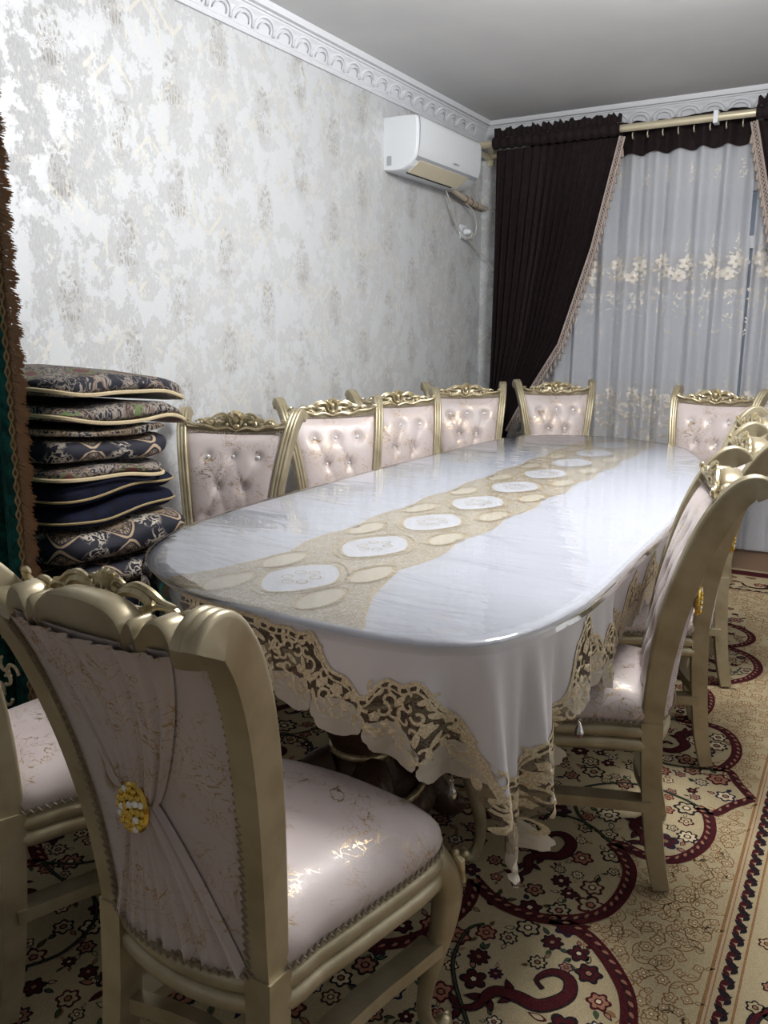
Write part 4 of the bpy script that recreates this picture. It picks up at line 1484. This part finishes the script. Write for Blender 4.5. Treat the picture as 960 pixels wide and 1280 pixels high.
# ------------------------------------------------------------------ curtains
def ribbon3(mb, C, Wd, w0, w1):
    """flat strip from centre line C in unit direction Wd, between offsets w0 and w1"""
    C, Wd = np.asarray(C), np.asarray(Wd)
    mb.grid(np.stack([C+Wd*w0, C+Wd*(w0+w1)/2, C+Wd*w1], 1))
def dark_curtain(name, label, x_out, edge, sg):
    """x_out: straight outer side; edge(z): inner slanted edge; sg +1 when the inner edge lies towards +x"""
    root = tag(empty(name, (x_out, 5.2, 0)), label, 'curtain', 'dark velvet curtains at the window')
    nu, nv = 150, 60
    zs = np.concatenate([np.linspace(2.418, 0.62, 44), np.linspace(0.58, 0.03, 16)])
    G = np.zeros((len(zs), nu, 3))
    for i, z in enumerate(zs):
        xe = edge(z)
        w = abs(xe-x_out)
        for j in range(nu):
            u = j/(nu-1)
            q = u+0.018*math.sin(u*9+1.3)
            amp = 0.010+0.016*min(1, (2.43-z)/0.5)
            amp *= min(1, w/0.25+0.35)
            f = math.sin(2*PI*q*15+0.7*math.sin(q*7))+0.45*math.sin(2*PI*q*31+2)
            G[i, j] = (x_out+(xe-x_out)*u, 5.19+amp*f*0.8+0.02, z)
    G[:, :, 0] -= x_out; G[:, :, 1] -= 5.2
    mb = MB(); mb.grid(G); mb.build('velvet_panel', DARKVELVET, root)
    # rod pocket and ruffle over the rod
    nu = 200
    xe = edge(2.43)
    pk = MB()
    G = []
    for j in range(nu):
        u = j/(nu-1)
        x = (xe-x_out)*u
        r = 0.036+0.004*math.sin(u*95)
        G.append([(x, -0.03+r*math.sin(a), 2.452+r*math.cos(a)) for a in np.linspace(0.3, 2*PI-0.3, 12)])
    pk.grid(np.array(G)); pk.build('rod_pocket', DARKVELVET, root)
    rf = MB()
    G = []
    for j in range(nu):
        u = j/(nu-1)
        x = (xe-x_out)*u
        f = math.sin(u*2*PI*24+math.sin(u*21))
        top = 2.535+0.008*math.sin(u*63)+0.006*math.sin(u*141+1)
        G.append([(x, -0.03+0.012*f*k, 2.486+(top-2.486)*k) for k in (0, 0.35, 0.7, 1.0)])
    rf.grid(np.array(G)); rf.build('ruffle', DARKVELVET, root)
    # lattice braid along the slanted edge, tassels hanging from it
    zz = np.linspace(2.412, 0.66, 60)
    C = np.stack([np.array([edge(z) for z in zz])-x_out, np.full(60, -0.035), zz], 1)
    T = np.gradient(C, axis=0); T /= np.linalg.norm(T, axis=1)[:, None]
    Wd = np.stack([-T[:, 2], np.zeros(60), T[:, 0]], 1)
    if Wd[30, 0]*sg < 0: Wd = -Wd
    br = MB()
    n = 220
    Cq, Wq = resample(C, n), resample(Wd, n)
    for (ph, sgn_) in ((0, 1), (PI, -1), (PI/2, 1), (-PI/2, -1)):
        pts = [Cq[i]+Wq[i]*(0.013+0.013*math.sin(i*0.62+ph))+np.array([0, -0.002*sgn_, 0]) for i in range(n)]
        br.tube(pts, 0.0032, 4, caps=False)
    for o in (-0.002, 0.028):
        br.tube([Cq[i]+Wq[i]*o for i in range(n)], 0.005, 5)
    tag(br.build('lattice_braid', LATTICE, root), kind='stuff')
    bk = MB(); ribbon3(bk, Cq+np.array([0, 0.004, 0]), Wq, -0.006, 0.028); bk.build('braid_backing', BACKING, root)
    ts = MB()
    ts.tube([(0,0,0),(0,0,-0.02)], 0.002, 5)
    ts.ball((0,0,-0.022), 0.0062, 7, 5)
    ts.lathe([(0.003,-0.024),(0.007,-0.03),(0.0085,-0.044),(0.011,-0.064)], 8)
    tm = ts.mesh('tassel', TASSEL)
    m = 40
    Ct, Wt = resample(C, m), resample(Wd, m)
    for i in range(1, m):
        p = Ct[i]+Wt[i]*0.030
        link('tassel', tm, root, (p[0], p[1], p[2]))
    # tieback
    xt0, xt1 = 0.0, edge(0.60)-x_out
    tb_ = MB(); tb_.tube([(xt0-0.02*sg, 0.03, 0.66), (xt0+(xt1-xt0)*0.3, -0.055, 0.61), (xt1+0.015*sg, -0.03, 0.60), (xt1+0.01*sg, 0.04, 0.61)], 0.008, 6)
    tb_.build('tieback_cord', TASSEL, root)
    t2 = MB(); t2.tube([(xt1+0.01*sg, -0.05, 0.60), (xt1+0.03*sg, -0.055, 0.53)], 0.004, 6)
    t2.lathe([(0.006,0.53),(0.014,0.515),(0.012,0.495),(0.018,0.47),(0.024,0.40)], 10, (xt1+0.03*sg, -0.055, 0))
    t2.build('tieback_tassel', TASSEL, root)
    return root
EL = lambda z: float(np.interp(z, [0.0, 0.45, 0.60, 0.66, 0.81, 1.226, 1.8, 2.42, 2.6], [-1.98, -2.06, -2.09, -2.075, -1.995, -1.741, -1.560, -1.422, -1.40]))
ER = lambda z: float(np.interp(z, [0.0, 0.45, 0.60, 0.66, 0.81, 1.226, 1.8, 2.42, 2.6], [-0.10, -0.03, 0.0, -0.015, -0.10, -0.36, -0.545, -0.695, -0.71]))
dark_curtain('velvet_curtain', 'dark aubergine velvet curtain tied back beside the air conditioner', -2.215, EL, 1)
dark_curtain('velvet_curtain', 'dark aubergine velvet curtain on the side away from the air conditioner', 0.13, ER, -1)

def sheer_fn(x0, x1, seed, dense):
    R = random.Random(seed)
    ph = [R.uniform(0, 6.28) for _ in range(6)]
    def f(x, z):
        """fold surface"""
        w = 0.5*math.sin(2*PI*x/0.17+ph[0])
        y = 0.027*math.sin(2*PI*x/dense+w+ph[1])+0.005*math.sin(2*PI*x/(dense*0.47)+ph[2])
        k = 0.7+0.3*math.sin(z*0.8+ph[3])
        return 5.292+y*k-0.004*(2.4-z)
    return f
def sheer_curtain(name, label, x0, x1, seed, dense, flowers):
    root = tag(empty(name, ((x0+x1)/2, 5.275, 0)), label, 'curtain', 'white embroidered sheer curtains')
    cx = (x0+x1)/2
    f = sheer_fn(x0, x1, seed, dense)
    nx = int((x1-x0)/0.006)
    xs = np.linspace(x0, x1, nx)
    drift = lambda x, z: x-0.012*(2.4-z)*math.sin(x*23+seed)*0.5
    def part(za, zb, nz, mat, nm, dy=0.0, wav=0.0):
        G = []
        for z in np.linspace(za, zb, nz):
            k = (z-min(za, zb))/abs(zb-za)
            G.append([(drift(x, z)-cx, f(x, z)+dy-5.275, z+(wav*math.sin(2*PI*x/dense+1.0) if wav and z == za else 0)) for x in xs])
        mb = MB(); mb.grid(np.array(G)); return mb.build(nm, mat, root)
    part(2.345, 1.74, 14, SHEER, 'voile')
    part(1.74, 1.52, 8, SHEERNET, 'lace_band')
    part(1.52, 1.00, 14, SHEER, 'voile')
    part(1.00, 0.50, 12, SHEERNET, 'lace_band')
    part(0.50, 0.022, 12, SHEER, 'voile')
    # dark heading with an uneven upper edge
    G = []
    for k in (0.0, 0.3, 0.6, 0.85, 1.0):
        row = []
        for x in xs:
            y = f(x, 2.4)-5.275
            ys = 0.027*math.sin(2*PI*x/dense+0.6*math.sin(x*13))
            top = 2.505+0.55*ys-0.008*math.sin(x*9)
            z = 2.322-0.25*ys+(top-2.322)*k
            row.append((drift(x, 2.4)-cx, y*(1+0.35*k)-0.020, z))
        G.append(row)
    mb = MB(); mb.grid(np.array(G)); mb.build('dark_heading', DARKVELVET, root)
    # embroidery
    def mp(x, z, lift): return (drift(x, z)-cx, f(x, z)-5.275-lift, z)
    em, eg = MB(), MB()
    def pblob(mb, x, z, rx, rz, rot, lobes=0, dep=0.0, n=14, lift=0.004):
        a = np.linspace(0, 2*PI, n, endpoint=False)
        kk = 1-dep+dep*np.abs(np.cos(lobes*a/2)) if lobes else np.ones(n)
        G = []
        for q in (0.05, 0.55, 1.0):
            G.append([mp(x+rx*q*k_*math.cos(t)*math.cos(rot)-rz*q*k_*math.sin(t)*math.sin(rot), z+rx*q*k_*math.cos(t)*math.sin(rot)+rz*q*k_*math.sin(t)*math.cos(rot), lift*(1.3-0.3*q)) for t, k_ in zip(a, kk)])
        mb.grid(np.array(G), cv=True)
    R = random.Random(seed+3)
    x = x0+0.05
    while x < x1-0.03:
        zc = 1.70+R.uniform(-0.01, 0.02)
        # big flower pair with a spire of leaves above and a trailing spray below
        for (dx, dz, r) in ((0.0, 0.0, 0.046), (R.choice([-1,1])*0.038, -0.070, 0.040)):
            pblob(em, x+dx, zc+dz, r, r, R.uniform(0, 6), 6, 0.42, 24, 0.008)
            pblob(eg, x+dx, zc+dz, 0.009, 0.009, 0, lift=0.013)
        for k in range(9):
            h = k/8
            pblob(em, x+0.018*math.sin(k*2.1)*(1-h), zc+0.045+0.016*k*0.8, 0.010*(1-0.4*h), 0.0045, R.uniform(-1, 1)+(0.8 if k % 2 else 2.3), lift=0.005)
        for k in range(44):
            a = R.uniform(0, 6.28); rr = R.uniform(0.03, 0.085)
            pblob(eg if k % 4 == 0 else em, x+rr*0.75*math.cos(a), zc-0.03+rr*1.1*math.sin(a), 0.011, 0.0042, R.uniform(0, 3.1), lift=0.004)
        for k in range(44):
            pblob(em, x+R.uniform(-0.055, 0.055), zc-0.16-R.uniform(0, 0.26)*R.random(), 0.011, 0.0038, R.uniform(0, 3.1), lift=0.003)
        # lower border
        zl = 0.965
        pblob(em, x, zl-0.03, 0.038, 0.038, R.uniform(0, 6), 6, 0.42, 24, 0.007)
        pblob(eg, x, zl-0.03, 0.009, 0.009, 0, lift=0.011)
        for k in range(6):
            pblob(em, x+0.012*math.sin(k*2.3), zl+0.02+0.014*k, 0.009, 0.004, 0.8 if k % 2 else 2.3, lift=0.004)
        for k in range(110):
            pblob(eg if k % 3 == 0 else em, x+R.uniform(-0.065, 0.065), zl-0.04-R.uniform(0, 0.40)*R.random()**0.5, 0.013, 0.0042, R.uniform(0, 3.1), lift=0.004)
        # small sprig under the heading
        for k in range(9):
            pblob(em, x+R.uniform(-0.02, 0.02), 2.20+R.uniform(-0.05, 0.05), 0.011, 0.0045, R.uniform(0, 3.1), lift=0.004)
        for k in range(6):
            pblob(em, x+0.06+R.uniform(-0.02, 0.02), 1.30+R.uniform(-0.015, 0.015), 0.008, 0.003, R.uniform(0, 3.1), lift=0.004)
        x += flowers
    tag(em.build('white_embroidery', EMBROID, root), kind='stuff')
    tag(eg.build('gold_embroidery', EMBROID2, root), kind='stuff')
    return root
sheer_curtain('sheer_curtain', 'white embroidered sheer curtain between the two dark velvet curtains', -2.02, -0.695, 2, 0.135, 0.135)
sheer_curtain('sheer_curtain', 'white embroidered sheer curtain half behind the dark velvet curtain away from the air conditioner', -0.675, 0.12, 9, 0.095, 0.105)
# ------------------------------------------------------------------ air conditioner
AY0, AY1, AZ0, AZ1 = 4.085, 4.885, 2.135, 2.405
ac = tag(empty('air_conditioner', (WX, (AY0+AY1)/2, AZ0)), 'white split air conditioner high on the wallpapered wall', 'air conditioner')
hy = (AY1-AY0)/2
prof = catmull([(0.0,0.005),(0.05,0.0),(0.110,0.004),(0.150,0.022)], 5).tolist()+catmull([(0.150,0.022),(0.185,0.060),(0.200,0.110),(0.204,0.20),(0.198,0.252),(0.175,0.268),(0.10,0.272),(0.0,0.272)], 5).tolist()[1:]
mb = MB()
rows = []
for (y, k) in ((-hy, 0.955), (-hy+0.006, 0.985), (-hy+0.016, 1.0), (hy-0.016, 1.0), (hy-0.006, 0.985), (hy, 0.955)):
    rows.append([(p[0]*k, y, 0.136+(p[1]-0.136)*k) for p in prof])
mb.grid(np.array(rows))
n = len(prof)
mb.f.append(tuple(range(n))); mb.m.append(0)
mb.f.append(tuple(5*n+i for i in reversed(range(n)))); mb.m.append(0)
mb.build('body', ACWHITE, ac, angle=35)
fp = MB()
pf = catmull([(0.190,0.068),(0.203,0.110),(0.208,0.20),(0.203,0.250),(0.190,0.266)], 6)
fp.grid(np.array([[(p[0]+0.004, y, p[1]) for p in pf] for y in (-hy+0.012, -hy+0.02, hy-0.02, hy-0.012)]))
fp.build('front_panel', ACWHITE, ac)
# air outlet: pale louver set in the sloping underside, solid dark strip at its rear edge as painted shade of the gap
def under(d, z, name, mat, y0, y1, th=0.004):
    m_ = MB()
    m_.add([(d[0], y0, z[0]), (d[1], y0, z[1]), (d[1], y1, z[1]), (d[0], y1, z[0]), (d[0]+th*0.6, y0, z[0]-th), (d[1]+th*0.6, y0, z[1]-th), (d[1]+th*0.6, y1, z[1]-th), (d[0]+th*0.6, y1, z[0]-th)],
           [(0,1,2,3),(4,7,6,5),(0,4,5,1),(1,5,6,2),(2,6,7,3),(3,7,4,0)])
    return m_.build(name, mat, ac, False, angle=None)
under((0.110, 0.186), (0.000, 0.052), 'louver', ACFLAP, -hy+0.06, hy-0.14)
under((0.100, 0.112), (-0.003, 0.000), 'outlet_shade_strip', SLOTSHADE, -hy+0.06, hy-0.20)
under((0.178, 0.192), (0.052, 0.070), 'lower_lip', ACGREY, -hy+0.02, hy-0.02)
cv_ = MB(); cv_.box(-0.001, 0.0015, -0.0, 0.026, 0.0, 0.046)
o = cv_.build('side_cover', ACGREY, ac, False, angle=None, loc=(0.02, -hy-0.002, 0.03)); o.rotation_euler = (0, 0, -PI/2)
bd = MB(); bd.box(0.2105, 0.2118, 0.02, 0.09, 0.088, 0.094)
bd.build('name_badge', ACGREY, ac, False, angle=None)
# wrapped pipe coming out below the far end and going into the back wall
pipe = empty_part('pipe', ac, (0, hy, 0))
pp = MB(); pp.tube(catmull([(0.055,-0.10,0.012),(0.06,-0.02,-0.006),(0.055,0.10,-0.022),(0.04,0.25,-0.030),(0.03,0.40,-0.034),(0.03,WY-AY1+0.01,-0.034)], 6), 0.017, 10)
pp.build('wrapped_pipe', simple('beige_pipe_wrap', rgb(196,184,166), 0.7, 0, (60,0.8,0.01)), pipe)
pc = MB()
for y in (0.12, 0.22, 0.32):
    pc = MB(); pc.tube([(0.054-0.1*(y-0.1)+0.019*math.cos(2*PI*i/14), y, -0.023-0.06*(y-0.12)+0.019*math.sin(2*PI*i/14)) for i in range(14)], 0.004, 6, closed=True)
    pc.build('binding', FRINGE_DK, pipe)
# socket, plug and looping cable
SY, SZ = 5.08, 1.925
sk = tag(empty('power_socket', (WX, SY, SZ)), 'white wall socket with a plug below the air conditioner', 'socket')
b = MB(); b.box(0, 0.012, -0.042, 0.042, -0.042, 0.042); b.build('plate', ACWHITE, sk, False, angle=None)
b = MB(); b.lathe([(0.026, 0.010), (0.026, 0.016), (0.022, 0.017)], 18, axis='x'); b.build('socket_face', ACGREY, sk, angle=30)
b = MB(); b.lathe([(0.018, 0.017), (0.020, 0.03), (0.016, 0.05), (0.008, 0.062)], 14, axis='x'); b.build('plug', ACWHITE, sk, angle=40)
cab = MB()
cab.tube(catmull([(WX+0.055, 4.72, 2.128), (WX+0.05, 4.80, 2.06), (WX+0.035, 4.90, 1.97), (WX+0.04, 5.00, 1.905), (WX+0.06, 5.06, 1.885), (WX+0.07, 5.08, 1.905), (WX+0.068, SY, SZ-0.004)], 8), 0.005, 6)
tag(cab.build('power_cable', CABLE), 'thin pale cable running from the air conditioner to the socket', 'cable')
cab = MB()
cab.tube(catmull([(WX+0.055, 5.02, 2.086), (WX+0.05, 5.14, 2.05), (WX+0.045, 5.20, 1.97), (WX+0.04, 5.16, 1.90), (WX+0.035, 5.10, 1.882), (WX+0.035, 5.18, 1.86), (WX+0.05, 5.28, 1.81), (WX+0.09, 5.365, 1.74), (WX+0.16, 5.370, 1.66)], 8), 0.0045, 6)
tag(cab.build('signal_cable', CABLE), 'thin pale cable looping from the pipe past the socket behind the dark curtain', 'cable')
# ------------------------------------------------------------------ stack of folded quilts
QX0, QX1, QY0, QY1 = -2.355, -1.765, 1.375, 1.80
def tilt(z, y):
    """small sag of the layers; rises a little towards the window end low down, droops near the top"""
    droop = -0.6*max(0.0, y-1.74)**1.5 if z > 1.05 else 0.0
    return droop+(y-1.55)*0.02*(1 if z < 0.9 else -1.6)+0.006*math.sin(y*17+z*21)+0.0015*math.sin(y*31+z*9)
def quilt(z0, z1, mat, label, grow=0.0, ygrow=0.0, seed=0, rope=None, fold=True, usc=1.0, voff=0.0, dome=0.0):
    cx, cy = (QX0+QX1)/2, (QY0+QY1)/2
    root = tag(empty('folded_quilt', (cx, cy, z0)), label, 'quilt', 'folded quilts stacked against the wall')
    R = random.Random(seed)
    hx, hy = (QX1-QX0)/2-0.004, (QY1-QY0)/2
    n = 96
    p = 7.0
    a = np.linspace(PI, 3*PI, 2000, endpoint=False)
    c, s = np.cos(a), np.sin(a)
    E_ = resample(np.stack([hx*np.sign(c)*np.abs(c)**(2/p), hy*np.sign(s)*np.abs(s)**(2/p)], 1), n, True)
    ex, ey = E_[:, 0], E_[:, 1]
    a = np.arctan2(ey/hy, ex/hx) % (2*PI)
    c, s = np.cos(a), np.sin(a)
    ex = np.where(ex > 0, ex+grow*np.clip(ex/hx, 0, 1), ex)
    ey = np.where(ey > 0, ey+ygrow*np.clip(ey/hy, 0, 1), ey)
    per = np.r_[0, np.cumsum(np.hypot(np.diff(ex), np.diff(ey)))]
    H = z1-z0-0.015
    m = 11
    V, UV = [], []
    P = np.zeros((n, m+3, 3)); U = np.zeros((n, m+3, 2))
    al = 0
    for j in range(m+3):
        if j <= m:
            th = -PI/2+PI*j/m
            ins = (1-math.cos(th))*min(0.5*H, 0.045)
            zz = z0+0.0075+H*(0.5+0.5*math.sin(th))
            k = 1.0
        else:
            ins = min(0.5*H, 0.045); zz = z1-0.0075+(dome*(0.7, 1.0)[j-m-1]); k = (0.55, 0.02)[j-m-1]
        sx = 1-ins/hx; sy = 1-ins/hy
        P[:, j, 0] = ex*sx*k; P[:, j, 1] = ey*sy*k
        bul = np.array([0.008*math.sin(q*3+seed)+0.004*math.sin(q*7+seed*2) for q in a])*math.cos(min(PI/2, abs(-PI/2+PI*min(j, m)/m)))
        P[:, j, 0] += bul*np.sign(c)*0.5
        P[:, j, 2] = [zz+tilt(z0 if j <= m//2 else z1, cy+yy)-z0 for yy in P[:, j, 1]]
        if j: al += float(np.linalg.norm(P[10, j]-P[10, j-1]))
        U[:, j, 0] = per*usc+seed*0.13; U[:, j, 1] = al+voff
    mb = MB(); mb.grid(P, cu=True)
    mb.f.append(tuple(i*(m+3) for i in reversed(range(n)))); mb.m.append(0)
    mb.f.append(tuple(i*(m+3)+m+2 for i in range(n))); mb.m.append(0)
    mb.build('quilt_body', mat, root, uv=U.reshape(-1, 2), angle=None)
    if fold:        # crease where the folded halves meet
        pts = [(P[i, m//2, 0]+0.002*np.sign(c[i]), P[i, m//2, 1]+0.002*np.sign(s[i]), P[i, m//2, 2]-0.002) for i in range(n)]
        mb = MB(); mb.tube(pts, 0.0035, 5, closed=True); mb.build('edge_piping', PIPING, root)
    if rope:
        for (fr, dz) in rope:
            j = int(m*fr)
            pts = []
            for i in range(n):
                if not (-0.2 <= (a[i] if a[i] < PI else a[i]-2*PI) <= 2.1 or a[i] > 2*PI-1.6): continue
                pts.append((a[i] if a[i] < PI else a[i]-2*PI, (P[i, j, 0]+0.006*c[i], P[i, j, 1]+0.006*s[i], P[i, j, 2]+dz-0.014*math.sin(6*(P[i, j, 1]+0.2)))))
            pts = [q for _, q in sorted(pts)]
            mb = MB(); mb.tube(catmull(pts, 2), 0.0055, 6); mb.build('rope_edging', ROPE, root)
    return root
layers = [
    (0.026, 0.11, BROCADE, 'navy brocade quilt lying on the carpet, lowest of the stack', 0.01, 0.03),
    (0.11, 0.21, BROCADE, 'navy brocade quilt, second up from the carpet in the stack', 0.0, 0.02),
    (0.21, 0.31, BROCADE, 'navy brocade quilt, third up from the carpet in the stack', 0.012, 0.03),
    (0.31, 0.405, BROCADE, 'navy brocade quilt, fourth up from the carpet in the stack', 0.004, 0.02),
    (0.405, 0.50, BROCADE, 'navy brocade quilt, fifth up from the carpet in the stack', 0.015, 0.03),
    (0.50, 0.593, BROCADE, 'navy and tan medallion quilt level with the table edge', 0.010, 0.045),
    (0.593, 0.682, BROCADE, 'navy and tan medallion quilt, second below the plain navy velvet ones', 0.018, 0.055),
    (0.682, 0.781, BROCADE, 'plump navy and tan medallion quilt directly below the plain navy velvet ones', 0.030, 0.06),
    (0.781, 0.848, NAVYVELVET, 'plain navy velvet quilt with gold piping, lower of the two', 0.0, 0.045),
    (0.848, 0.911, NAVYVELVET, 'plain navy velvet quilt with gold piping, upper of the two', 0.004, 0.035),
    (0.911, 0.953, BROCADE2, 'thin dark floral quilt with rope edge on the navy velvet ones', 0.016, -0.03),
    (0.953, 1.020, BROCADE, 'navy and tan medallion quilt with a rolled end between floral quilts', 0.010, 0.008),
    (1.020, 1.052, BROCADE, 'flat dark brocade quilt under the two rope-edged top quilts', 0.002, 0.01),
    (1.060, 1.118, BROCADE2, 'dark floral quilt with rope edge, second from the top of the stack', 0.030, 0.075),
    (1.132, 1.194, BROCADE2, 'dark scroll-patterned quilt with rope edge topping the whole stack', 0.024, 0.085),
]
for i, (z0, z1, mat, lab, g, yg) in enumerate(layers):
    rope = None
    if i in (10, 13, 14): rope = [(0.42, 0.0)]
    quilt(z0, z1, mat, lab, g, yg, i+1, rope, fold=i in (8, 9), voff=0.02+0.03*(i % 3), usc=1.0, dome=0.02 if i == 14 else 0.0)

# ------------------------------------------------------------------ green velvet door curtain with fringe
GE = lambda z: float(np.interp(z, [0.0, 0.4, 0.75, 1.2, 1.65, 2.2, 2.5], [-1.765, -1.752, -1.735, -1.722, -1.715, -1.75, -1.80]))
gc = tag(empty('green_curtain', (-2.05, 1.25, 0)), 'deep green velvet curtain with tan fringe, beside the quilt stack', 'curtain')
zs = np.linspace(2.46, 0.03, 60)
G = []
for z in zs:
    e = GE(z)
    row = []
    for j in range(120):
        u = j/119
        x = -2.37+(e+2.37)*u
        y = 0.030*math.sin(2*PI*u*6+0.5*math.sin(u*8))+0.012*math.sin(2*PI*u*13+z)
        row.append((x+2.05, y*min(1, (1-u)*8+0.15), z))
    G.append(row)
mb = MB(); mb.grid(np.array(G)); mb.build('velvet_panel', GREENVELVET, gc)
rdm = MB(); rdm.lathe([(0.016, -0.32), (0.016, 0.42)], 12, (0, 0, 2.475), axis='x'); rdm.build('curtain_pole', ROD, gc)
zq = np.linspace(2.44, 0.04, 120)
C = np.array([(GE(z)+2.05, -0.012, z) for z in zq])
bd = MB(); bd.grid(np.stack([C+np.array([-0.004,0,0]), C+np.array([0.010,-0.004,0]), C+np.array([0.026,0,0])], 1)); bd.build('braid_band', FRINGE_DK, gc)
ch = MB()
for (o, ph) in ((0.004, 0.0), (0.013, PI)):
    n = 500
    Q = resample(C, n)
    ch.tube([(q[0]+o+0.0035*math.sin(i*0.9+ph), q[1]-0.006+0.002*math.cos(i*0.9+ph), q[2]) for i, q in enumerate(Q)], 0.0026, 4, caps=False)
ch.build('chain_braid', PIPING, gc)
fg = MB()
R = random.Random(4)
for i in range(5200):
    z = R.uniform(0.05, 2.42)
    x0 = GE(z)+2.05+0.024
    tuft_ = 0.5+0.5*math.cos(z*2*PI/0.062+0.8*math.sin(z*9))
    L = 0.024+0.014*tuft_+R.uniform(-0.003, 0.003)
    y = -0.014+R.uniform(-0.006, 0.010)
    dz = -R.uniform(0.002, 0.010)
    w = 0.0011
    mx, mz = x0+L*0.55, z+dz*0.35
    ex_, ez_ = x0+L, z+dz
    fg.add([(x0, y, z-w), (x0, y, z+w), (mx, y-0.004, mz+w*1.3), (mx, y-0.004, mz-w*1.3), (ex_, y-0.001, ez_+w*0.5), (ex_, y-0.001, ez_-w*0.5)], [(0,3,2,1), (3,5,4,2)])
tag(fg.build('fringe', FRINGE, gc, smooth=False, angle=None), kind='stuff')
emb = MB()
for (x, z, r, d) in ((-1.80, 1.02, 0.028, 1), (-1.80, 0.63, 0.030, -1), (-1.83, 0.56, 0.026, 1), (-1.79, 0.47, 0.03, 1), (-1.82, 0.40, 0.026, -1)):
    for q in range(3):
        sp = spiral(x+2.05+0.012*math.cos(q*2.1), z+0.02*math.sin(q*2.1), r*(1-0.2*q), r*0.25, q*2.1, q*2.1+d*4.5, 20)
        emb.tube([(a_, -0.042, b_) for a_, b_ in sp], 0.0045, 5)
    emb.ball((x+2.05, -0.042, z), (r*0.35, 0.004, r*0.35), 8, 5)
tag(emb.build('applique_scroll', simple('cream_gold_applique', rgb(196,180,150), 0.5, 0.1), gc), kind='stuff')
